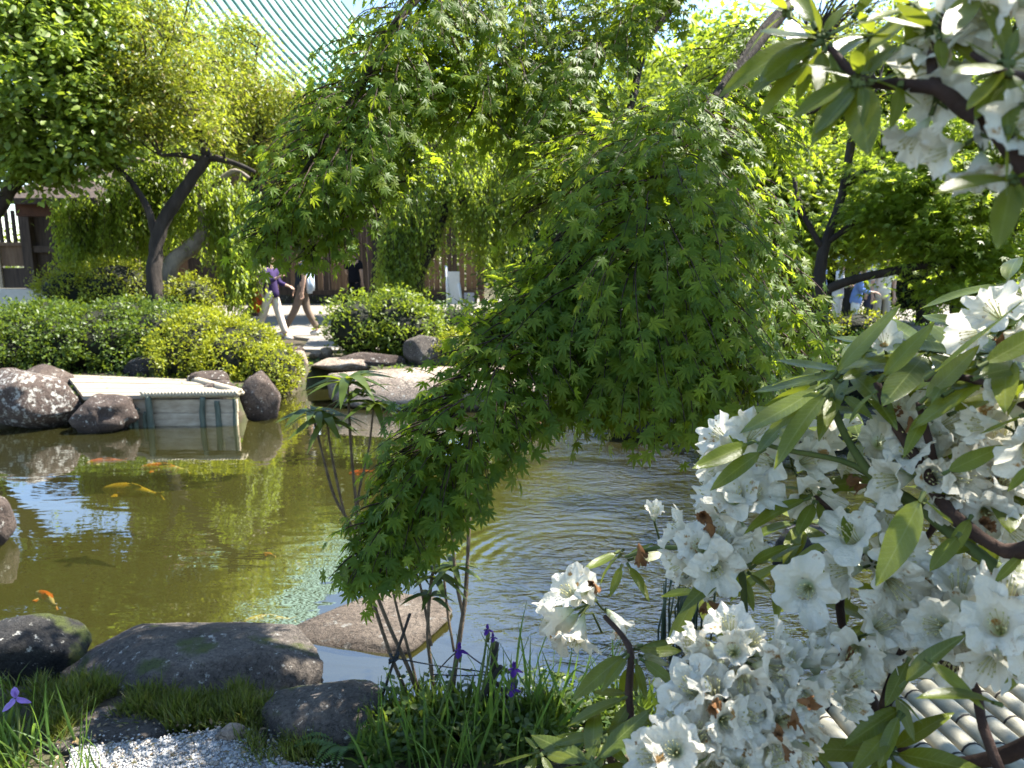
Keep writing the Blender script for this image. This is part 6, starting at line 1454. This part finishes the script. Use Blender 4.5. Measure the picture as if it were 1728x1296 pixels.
for s in (.12, .75):
    mb = MB(); c = q0.lerp(q1, s) - Vector((0, 0, .055)); mb.tube([c - bside * .5, c + bside * .55], .03, 8); mb.build('support_rail', M['oldwood'], bam)
    for e in (-.45, .0, .5):
        p = c + bside * e; mb = MB(); mb.tube([(p.x, p.y, -.1), (p.x, p.y, c.z)], .028, 8); mb.build('leg', M['oldwood'], bam)
# ------------------------------------------------------------------ koi
M['koi_orange'] = rough_mat('orange_koi', [(0.38, (0.6, 0.10, 0.015)), (0.5, (0.65, 0.17, 0.03)), (0.56, (0.6, 0.48, 0.36))], scale=7, bump=0, rough=.4)
M['koi_yellow'] = rough_mat('yellow_koi', [(0.35, (0.42, 0.24, 0.02)), (0.6, (0.62, 0.42, 0.06))], scale=9, bump=0, rough=.4)
M['koi_red'] = rough_mat('red_koi', [(0.3, (0.55, 0.05, 0.02)), (0.7, (0.7, 0.12, 0.04))], scale=4, bump=0, rough=.4)
def koi(label, x0, y0, x1, y1, mat, dz=-.045):
    dz = -.04 - .11 * (G(x0, y0, 0) - G(x1, y1, 0)).length
    """head pixel, tail pixel"""
    a, b = G(x0, y0, dz), G(x1, y1, dz); L_ = (b - a).length; dr = (b - a).normalized(); sd = Vector((0, 0, 1)).cross(dr); mid = (a + b) / 2
    root = empty('koi', mid, label, 'koi', 'koi swimming in the pond')
    prof = [(0, .012), (.05, .05), (.15, .085), (.32, .105), (.5, .095), (.68, .065), (.82, .036), (.88, .028)]; mb = MB(); ns = 10; V = []
    for t, r in prof:
        c = dr * (t - .5) * L_ + sd * .05 * L_ * math.sin(t * 4.5)
        for k in range(ns):
            an = 2 * math.pi * k / ns; V.append(c + sd * math.cos(an) * r * L_ * .8 + Vector((0, 0, math.sin(an) * r * L_)))
    mb.add(V, [(j * ns + i, j * ns + (i + 1) % ns, (j + 1) * ns + (i + 1) % ns, (j + 1) * ns + i) for j in range(len(prof) - 1) for i in range(ns)] + [tuple(range(ns - 1, -1, -1))])
    link('body', mb.mesh('body', M[mat]), root)
    c = dr * .37 * L_ + sd * .05 * L_ * math.sin(.87 * 4.5)
    def fin(name, pts, th=.004):
        m2 = MB(); n = len(pts); up = Vector((0, 0, th)) if name != 'tail_fin' and name != 'back_fin' else sd * th
        m2.add([p + up for p in pts] + [p - up for p in pts], [tuple(range(n)), tuple(range(2 * n - 1, n - 1, -1))] + [(i, n + i, n + (i + 1) % n, (i + 1) % n) for i in range(n)]); link(name, m2.mesh(name, M[mat], False), root)
    z = Vector((0, 0, 1))
    fin('tail_fin', [c - z * .02 * L_, c + dr * .13 * L_ - z * .07 * L_, c + dr * .08 * L_, c + dr * .14 * L_ + z * .05 * L_, c + z * .02 * L_])
    for sg in (1, -1):
        e = -dr * .25 * L_ + sd * sg * .07 * L_ - z * .03 * L_; fin('side_fin', [e, e + sd * sg * .12 * L_ + dr * .04 * L_, e + sd * sg * .09 * L_ + dr * .12 * L_, e + dr * .06 * L_])
    e = -dr * .1 * L_ + z * .095 * L_; fin('back_fin', [e, e + dr * .08 * L_ + z * .03 * L_, e + dr * .22 * L_ + z * .0 * L_, e + dr * .24 * L_ - z * .03 * L_])
koi('bright orange koi near the surface below the deck', 236, 790, 322, 792, 'koi_orange', -.02)
koi('long yellow koi under the tree reflection below the orange one', 172, 826, 280, 834, 'koi_yellow', -.03)
koi('dull orange koi at the left, near the dark stone', 60, 1000, 100, 1022, 'koi_orange', -.06)
koi('yellow koi gliding behind the largest boulder', 410, 1050, 500, 1043, 'koi_yellow', -.03)
koi('red koi beside the thin shrub stems', 588, 800, 632, 794, 'koi_red', -.02)
koi('orange koi seen through the gap under the maple', 900, 716, 960, 712, 'koi_orange', -.02)
koi('tiny orange koi in the dark reflection left of the stems', 444, 934, 466, 938, 'koi_orange', -.02)
koi('faint orange koi deep in the water below the deck post', 145, 782, 215, 776, 'koi_orange', -.08)
# far wood that closes the garden
def woods():
    cs = []
    for i in range(70):
        x = random.uniform(-32, 34); y = random.uniform(33, 48)
        if x < -3 and y < 44: y += 16
        cs.append((np.array((x, y, random.uniform(.3, 1.0) * 6.0)), np.array((2.4, 2.4, 2.2))))
    c, o = crown_points(cs, 1500, .5, -.8); V, T = leaf_cloud(c, o, 34, .55, .34, DI)
    keep = V.reshape(-1, 4, 3)[:, :, 2].min(1) > ZF
    V = V.reshape(-1, 4, 3)[keep].reshape(-1, 3); n = len(V) // 4; T = (DI[1][None] + (np.arange(n) * 4)[:, None, None]).reshape(-1, 3)
    build_np('woods', V, T, M['hedge'], kind='stuff', smooth=False)
woods()

pp = np.array([G(random.uniform(60, 1000), random.uniform(1180, 1300), ZN + .03) for _ in range(420)]); pp[:, 2] = [max(gz(a, b), .0) + .03 for a, b in pp[:, :2]]; m = len(pp)
M['dry_leaf'] = leaf_mat('dry_leaf', [(0.10, 0.06, 0.03), (0.2, 0.13, 0.06), (0.28, 0.2, 0.1), (0.12, 0.11, 0.05)], trans=.2)
V, T = scatter(OVN, pp, RNG.normal(size=(m, 3)) * np.array((1, 1, .25)), np.c_[RNG.normal(size=(m, 2)) * .4, np.ones(m)], RNG.uniform(.012, .035, m))
build_np('fallen_leaves', V, T, M['dry_leaf'], kind='stuff', smooth=False)
